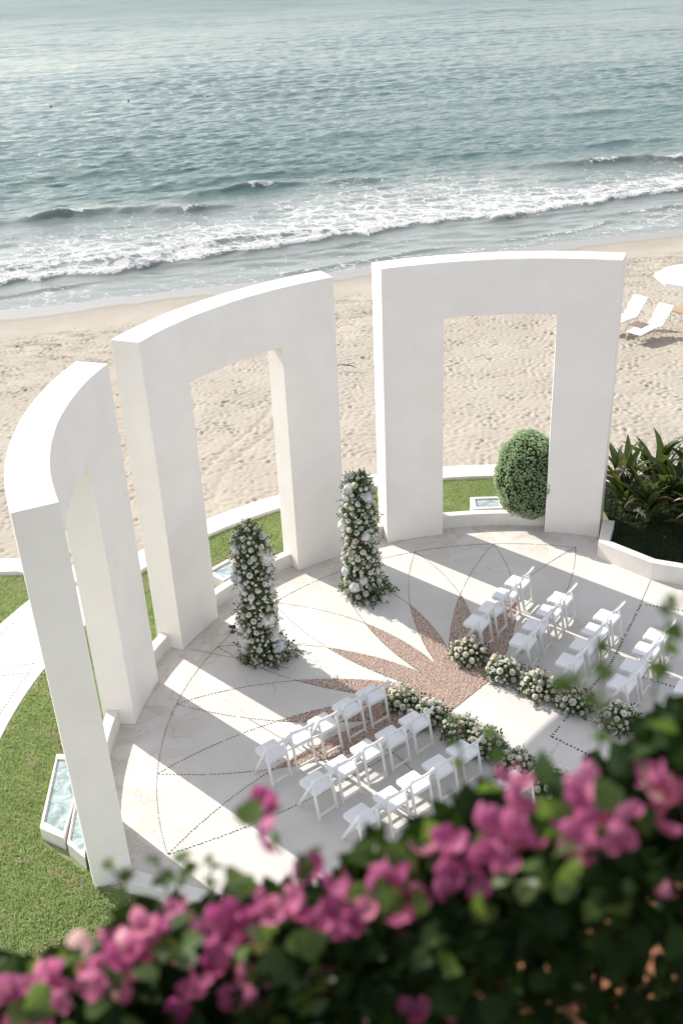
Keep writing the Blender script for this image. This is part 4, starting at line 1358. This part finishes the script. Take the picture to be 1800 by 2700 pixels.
# spotlight by the left column
root = empty('garden_spotlight', (-5.47, 3.50, 0)); tag(root, 'small black spotlight on the plaza behind the left flower column', 'spotlight')
bm = bmesh.new(); tube(bm, [(0, 0, 0), (0, 0, .012)], [.06, .06], 12); tube(bm, [(0, 0, .01), (0, 0, .11)], .010, 8)
obj('stand', bm_mesh('spot_stand', bm, MAT['black_metal']), root)
bm = bmesh.new(); tube(bm, [(-.05, .05, .10), (0, 0, .13), (.05, -.05, .16)], [.030, .036, .045], 12)
obj('lamp_head', bm_mesh('spot_head', bm, MAT['black_metal'], sharp=40), root)

# ------------------------------------------------------------------ beach furniture
def lounger(x, y, z, rz, label):
    root = empty('sun_lounger', (x, y, z), rz); tag(root, label, 'sun lounger', 'white sun loungers on the sand')
    prof = [(0, .30), (.35, .345), (.80, .375), (1.15, .36), (1.28, .36)]
    back = [(1.28, .37), (1.50, .62), (1.72, .88), (1.82, .99)]
    def sling(pr, nm):
        bm = bmesh.new(); rows = []
        for px, pz in pr:
            rows.append([bm.verts.new((px, s * .30, pz + d_)) for d_ in (0, .022) for s in (-1, 1)])
        for A_, B_ in zip(rows[:-1], rows[1:]):
            for f in ((0, 1), (3, 2), (1, 3), (2, 0)): bm.faces.new((A_[f[0]], A_[f[1]], B_[f[1]], B_[f[0]]))
        for r_ in (rows[0], rows[-1]): bm.faces.new((r_[0], r_[1], r_[3], r_[2]))
        obj(nm, bm_mesh('lounger_' + nm, bm, MAT['lounger'], sharp=40), root)
    sling(prof, 'seat'); sling(back, 'backrest')
    for s in (-1, 1):
        bm = bmesh.new(); tube(bm, [(px, s * .325, pz) for px, pz in prof], .018, 8)
        obj('side_rail', bm_mesh('lounger_rail', bm, MAT['lounger_frame'], True), root)
        bm = bmesh.new(); tube(bm, [(px, s * .325, pz) for px, pz in back], .016, 8)
        obj('back_frame', bm_mesh('lounger_back_frame', bm, MAT['lounger_frame'], True), root)
        bm = bmesh.new(); tube(bm, [(.55, s * .36, 0), (.85, s * .36, .40), (1.05, s * .36, .56), (1.30, s * .36, .62), (1.52, s * .36, .55), (1.62, s * .36, .48)], .017, 8)
        obj('armrest', bm_mesh('lounger_arm', bm, MAT['lounger_frame'], True), root)
        for px, pz in ((.06, .30), (1.22, .36)):
            bm = bmesh.new(); tube(bm, [(px, s * .325, pz), (px + (-.06 if px < .5 else .35), s * .325, -.02)], .017, 8)
            obj('leg', bm_mesh('lounger_leg', bm, MAT['lounger_frame'], True), root)
def side_table(x, y, z, rz, label, mat, w=.55, d=.5, h=.42):
    root = empty('side_table', (x, y, z), rz); tag(root, label, 'table')
    for k in range(5):
        bm = bmesh.new(); add_box(bm, (0, -d / 2 + (k + .5) * d / 5, h), (w, d / 5 - .008, .024)); bevel(bm, .004, 1)
        obj('slat', bm_mesh('table_slat', bm, mat), root)
    bm = bmesh.new()
    for a, b in (((-1, -1), (1, -1)), ((1, -1), (1, 1)), ((1, 1), (-1, 1)), ((-1, 1), (-1, -1))):
        add_bar(bm, (a[0] * w / 2 * .97, a[1] * d / 2 * .97, h - .03), (b[0] * w / 2 * .97, b[1] * d / 2 * .97, h - .03), .03, .03)
    obj('frame', bm_mesh('table_frame', bm, MAT['lounger_frame']), root)
    for sx_ in (-1, 1):
        for sy_ in (-1, 1):
            bm = bmesh.new(); add_bar(bm, (sx_ * w / 2 * .95, sy_ * d / 2 * .95, h - .04), (sx_ * w / 2 * .95, sy_ * d / 2 * .95, -.02), .03, .03, (0, 1, 0))
            obj('leg', bm_mesh('table_leg', bm, MAT['lounger_frame']), root)
BZ = -.99
lounger(7.78, 22.05, BZ, D2R(37), 'white sun lounger nearest the arch on the sand, fully in view')
lounger(7.15, 23.20, BZ, D2R(37), 'white sun lounger partly hidden by the right arch')
side_table(8.15, 22.75, BZ, D2R(40), 'small brown slatted table between the two loungers', MAT['wood'])
side_table(10.15, 23.75, BZ, D2R(40), 'pale wooden table at the right frame edge beyond the loungers', MAT['wood_light'], .8, .7, .55)
def umbrella(x, y, z):
    root = empty('beach_umbrella', (x, y, z)); tag(root, 'white canvas beach umbrella at the right frame edge', 'umbrella')
    bm = bmesh.new(); tube(bm, [(0, 0, -.3), (0, 0, 2.75)], .024, 10); obj('pole', bm_mesh('umbrella_pole', bm, MAT['lounger_frame'], True), root)
    def cone(r_, z0, z1, nm, n=8, t=.012):
        bm = bmesh.new()
        top = bm.verts.new((0, 0, z1)); bot = bm.verts.new((0, 0, z1 - t))
        R_ = [pol(r_, k * 360 / n + 20, z0) for k in range(n)]
        mid = [pol(r_ * .5, k * 360 / n + 20, z0 + (z1 - z0) * .56) for k in range(n)]
        a = [bm.verts.new(p) for p in R_]; b = [bm.verts.new(p) for p in mid]
        a2 = [bm.verts.new((p[0], p[1], p[2] - .10)) for p in R_]
        for k in range(n):
            l = (k + 1) % n
            bm.faces.new((a[k], a[l], b[l], b[k])); bm.faces.new((b[k], b[l], top)); bm.faces.new((a[k], a2[k], a2[l], a[l]))
        bm.verts.remove(bot)
        return obj(nm, bm_mesh('umbrella_' + nm, bm, MAT['umbrella']), root)
    cone(1.55, 2.15, 2.62, 'canopy'); cone(.42, 2.60, 2.74, 'vent_cap')
    for k in range(8):
        bm = bmesh.new(); p = pol(1.5, k * 45 + 20, 2.15); tube(bm, [(0, 0, 2.57), (p[0], p[1], p[2] - .02)], .010, 6)
        obj('rib', bm_mesh('umbrella_rib', bm, MAT['lounger_frame']), root)
umbrella(10.15, 22.75, BZ - .02)
# driftwood on the sand
bm = bmesh.new()
tube(bm, [(-.35, .05, 0), (-.1, 0, .05), (.2, .02, .04), (.42, -.06, .01)], [.012, .022, .02, .010], 6); tube(bm, [(.0, 0, .04), (.18, .16, .09), (.30, .22, .05)], [.014, .010, .005], 6)
o = obj('driftwood', bm_mesh('driftwood', bm, MAT['debris'], True)); o.location = (-2.75, 20.9, -.97); o.rotation_euler = (0, 0, -.4)
tag(o, 'dark piece of driftwood lying on the sand between the arches', 'driftwood')

# small dark floats riding off the beach
for k, (fx, fy, lab) in enumerate(((-33.4, 109.5, 'small dark float on the sea, leftmost of the three'), (-25.0, 111.3, 'small dark float on the sea, middle one of the three'), (-16.1, 112.0, 'small dark float on the sea, rightmost of the three'))):
    root = empty('float', (fx, fy, SEA_Z)); tag(root, lab, 'float', 'dark floats on the sea')
    bm = bmesh.new(); bmesh.ops.create_uvsphere(bm, u_segments=12, v_segments=8, radius=.13)
    obj('float_body', bm_mesh('float_body', bm, MAT['black_metal'], True), root)
    bm = bmesh.new(); tube(bm, [(0, 0, .10), (0, 0, .26)], [.035, .02], 8)
    obj('float_neck', bm_mesh('float_neck', bm, MAT['black_metal'], True), root)

# ------------------------------------------------------------------ bougainvillea in front
def leaf_mesh(seed):
    r_ = np.random.RandomState(seed); V, F = [], []
    n = 5; prof = [(.0, .02), (.12, .34), (.38, .44), (.65, .30), (.86, .12), (1.0, .01)]
    bend = r_.uniform(.1, .5); fold = r_.uniform(.15, .4)
    for t, w in prof:
        z = -bend * t * t * .5
        V += [(-w, t, z + fold * w), (0, t, z), (w, t, z + fold * w)]
    for i in range(n):
        b = 3 * i; F += [(b, b + 1, b + 4, b + 3), (b + 1, b + 2, b + 5, b + 4)]
    return V, F
def bract_mesh(seed, mat):
    r_ = np.random.RandomState(seed); V, F = [], []
    for k in range(3):
        A_ = Matrix.Rotation(k * 2.094 + r_.normal(0, .15), 3, 'Z') @ Matrix.Rotation(r_.uniform(.75, 1.25), 3, 'X')
        b = len(V)
        for t, w in ((0, .05), (.2, .30), (.5, .42), (.75, .30), (.92, .13), (1.0, .01)):
            zz = -.32 * math.sin(t * 2.6)
            for u in (-1, -.5, 0, .5, 1):
                V.append(tuple(A_ @ Vector((w * u, t, zz + .30 * w * u * u + r_.normal(0, .015)))))
        for i in range(5):
            for j in range(4):
                a = b + 5 * i + j; F.append((a, a + 1, a + 6, a + 5))
    return mesh_np('bract_flower', V, F, mat, True)
BL = [leaf_mesh(i) for i in range(5)]
BLM = [mesh_np('bougainvillea_leaf', V, F, MAT['boug_leaf'], True) for V, F in BL]
BR = [bract_mesh(i, MAT['bract']) for i in range(5)]
BRP = [bract_mesh(i + 20, MAT['bract_pale']) for i in range(2)]

# the terrace edge the bush grows from: a tiled ledge
lx, ly = CAM_LOC.x, CAM_LOC.y
bm = bmesh.new(); prism(bm, [(lx - 4, ly - .9), (lx + 4, ly - .9), (lx + 4, ly + 1.55), (lx + .12, ly + 1.55), (lx + .12, ly + 1.1), (lx - 4, ly + 1.1)], CAM_LOC.z - 2.05, CAM_LOC.z - 1.70)
ledge = obj('terrace_ledge', bm_mesh('terrace_ledge', bm, MAT['terracotta'])); tag(ledge, 'terracotta coloured terrace ledge under the bougainvillea', kind='structure')

FOOT = -2.25
bush = empty('bougainvillea', (lx, ly + 1.0, CAM_LOC.z - 1.70))
bush.scale = (.75, .75, .75)
tag(bush, 'blurred pink flowering bougainvillea bush along the bottom of the view', 'shrub')
DZ = -2.45 - FOOT
def top_z(x):           # height of the leafy mass above its foot
    return np.interp(x, [-1.1, -.68, -.39, -.11, .07, .21, .35, .48, .54, .9], [.78, .84, .94, 1.04, 1.10, 1.20, 1.24, 1.31, 1.38, 1.62]) + DZ
def in_bush(n):
    x = RNG.uniform(-1.7, 1.9, n)
    zt = top_z(x) + .03 * np.sin(x * 13) + .03 * np.sin(x * 29 + 1)
    depth = RNG.uniform(0, 1, n) ** 1.15
    z = zt - depth * 1.05
    y = -.10 + RNG.uniform(0, 1, n) ** 1.6 * .55 + .04 * np.sin(x * 17 + z * 11) + .05 * np.sin(z * 9 - x * 5)
    z = z - np.maximum(y + .06, 0) * 1.2
    return np.stack([x, y, z], -1), depth
for i in range(18):
    x0 = RNG.uniform(-.8, .8); x1 = x0 + RNG.normal(0, .12)
    bm = bmesh.new(); zt = float(top_z(x1)) - .34
    tube(bm, [(x0, RNG.uniform(.1, .35), 0), (x0 + RNG.normal(0, .05), RNG.uniform(.05, .2), zt * .5), (x1, RNG.uniform(.0, .12), zt)], [.016, .009, .004], 6)
    obj('branch', bm_mesh('bougainvillea_branch', bm, MAT['bark'], True), bush)
P, dep = in_bush(23500)
thin = (dep > .35) & (RNG.rand(len(P)) < np.where(P[:, 0] > .12, .66, .34))
P, dep = P[~thin], dep[~thin]
nrm = np.stack([RNG.normal(0, .6, len(P)), RNG.normal(-.25, .6, len(P)), RNG.uniform(.05, 1, len(P))], -1)
nrm /= np.linalg.norm(nrm, axis=1)[:, None]
order = np.argsort(dep * .6 + P[:, 1] * 1.0 + 9 * (np.abs(P[:, 0]) > .95))
lead, rest = order[:150], order[150:]
def lay(o, n, s_):
    o.rotation_euler = Matrix(frames(np.asarray(n)[None])[0].tolist()).to_euler(); o.scale = (s_, s_, s_)
for i in lead:
    o = obj('leaf', BLM[RNG.randint(5)], bush); o.location = P[i]; lay(o, nrm[i], RNG.uniform(.034, .055))
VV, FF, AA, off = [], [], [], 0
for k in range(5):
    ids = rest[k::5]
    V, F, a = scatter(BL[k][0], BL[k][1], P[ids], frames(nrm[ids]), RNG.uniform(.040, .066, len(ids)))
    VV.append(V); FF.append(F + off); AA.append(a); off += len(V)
tag(obj('foliage', mesh_np('bougainvillea_shaded_foliage', np.concatenate(VV), np.concatenate(FF), MAT['boug_shade'], True, {'rnd': np.concatenate(AA)}), bush), kind='stuff')
NFL = 0
def bloom(p, pale=.12, s0=.031, s1=.046):
    global NFL
    if NFL >= 290: return
    NFL += 1
    pl_ = RNG.rand() < (.22 if p[0] < -.3 else pale)  # pale blooms more frequent at left, where sunlight is painted in
    o = obj('flower', (BRP if pl_ else BR)[RNG.randint(2 if pl_ else 5)], bush)
    o.location = p
    lay(o, Vector((RNG.normal(0, .5), RNG.normal(-.2, .5), RNG.uniform(.1, 1))).normalized(), RNG.uniform(s0, s1))
# flower heads: (x, height, radius of the cluster)
HEADS = [(-.15, 1.18, .023), (-.02, 1.13, .026), (-.09, 1.06, .035), (-.16, .99, .04), (-.05, 1.04, .044), (.05, 1.02, .04), (.11, 1.05, .035), (.16, 1.15, .04),
         (.25, 1.23, .044), (.31, 1.27, .048), (.20, 1.09, .031), (.40, 1.22, .04), (.51, 1.33, .035), (.28, 1.16, .035), (-.62, .93, .031), (-.53, .90, .031),
         (-.48, .95, .04), (-.65, .76, .048), (-.38, .94, .035), (-.32, .87, .044), (-.23, .96, .026), (-.48, .80, .026), (.14, .74, .035), (-.40, .65, .04), (-.02, .68, .026), (.55, 1.23, .026),
         (-.10, 1.02, .04), (.0, 1.08, .035), (.34, 1.22, .035), (-.57, .84, .04), (-.43, .87, .035), (-.24, .90, .03), (.08, 1.10, .03), (.22, 1.17, .035), (-.70, .88, .04), (.62, 1.40, .04), (.70, 1.45, .04), (-.80, .85, .04), (-.36, 1.0, .03), (-.30, 1.02, .036), (-.25, 1.03, .03), (-.42, .97, .03)]
for (x, h, rad) in HEADS:
    m = int(np.clip((rad / .019) ** 2, 1, 4))
    for j in range(m):
        d = RNG.normal(0, .82, 3) * rad
        bloom((x + d[0], -.12 + d[1] * .8, h + DZ + d[2] + float(np.interp(x, [-.3, -.2, .1, .3, .42], [-.01, .01, .015, .01, -.02]))))
for k in range(46):
    x = RNG.uniform(-.75, .62); bloom((x, RNG.uniform(-.13, .02), float(top_z(x)) + RNG.uniform(-.30, .03)), .25, .028, .044)
# bright leaves set among and above the flower heads
for k in range(80):
    hx_, hh_, hr_ = HEADS[RNG.randint(len(HEADS))]
    o = obj('leaf', BLM[RNG.randint(5)], bush)
    o.location = (hx_ + RNG.normal(0, .05), -.15 + RNG.normal(0, .06), hh_ + DZ - .01 + RNG.normal(0, .045))
    lay(o, Vector((RNG.normal(0, .5), RNG.normal(-.1, .5), RNG.uniform(.1, 1))).normalized(), RNG.uniform(.040, .062))
# slender shoots standing clear of the bush
def shoot(pts, nl, flower=0):
    pts = [(a_, b_, c_ + DZ) for a_, b_, c_ in pts]
    bm = bmesh.new(); tube(bm, pts, .0025, 5)
    obj('shoot', bm_mesh('bougainvillea_shoot', bm, MAT['stem'], True), bush)
    A_ = np.array(pts)
    for i in range(nl):
        t = .2 + .8 * i / max(nl - 1, 1); q_ = t * (len(A_) - 1); k = min(int(q_), len(A_) - 2)
        p = A_[k] + (A_[k + 1] - A_[k]) * (q_ - k)
        o = obj('leaf', BLM[RNG.randint(5)], bush); o.location = p
        o.rotation_euler = (RNG.normal(0, .5), RNG.normal(0, .5), i * 2.4 + RNG.normal(0, .3)); s_ = RNG.uniform(.022, .040); o.scale = (s_,) * 3
    for j in range(flower): bloom(A_[-1] + RNG.normal(0, .010, 3), 0, .040, .050)
shoot([(-.14, .02, 1.02), (-.15, .0, 1.10), (-.15, -.03, 1.17)], 3, 2)
shoot([(.42, .02, 1.22), (.43, .0, 1.29), (.38, -.02, 1.40), (.34, -.03, 1.43)], 8)
shoot([(.43, .0, 1.29), (.41, .0, 1.40), (.40, -.02, 1.47)], 6)
shoot([(.50, .0, 1.36), (.50, -.03, 1.50), (.49, -.03, 1.58)], 8)
shoot([(.56, .0, 1.40), (.56, -.03, 1.52), (.53, -.03, 1.60)], 8)
shoot([(.26, .02, 1.20), (.25, .0, 1.27), (.235, -.02, 1.31)], 4)
shoot([(.19, .02, 1.18), (.18, .0, 1.30), (.165, -.02, 1.36)], 5)
shoot([(-.28, .02, .92), (-.27, .0, 1.00), (-.26, -.02, 1.05)], 4)
shoot([(-.36, .02, .92), (-.35, -.02, 1.02), (-.36, -.04, 1.09)], 5)
shoot([(-.33, .02, .95), (-.31, -.02, 1.03), (-.30, -.04, 1.10)], 5)
shoot([(-.45, .02, .88), (-.43, .0, .98), (-.44, -.02, 1.04)], 4)
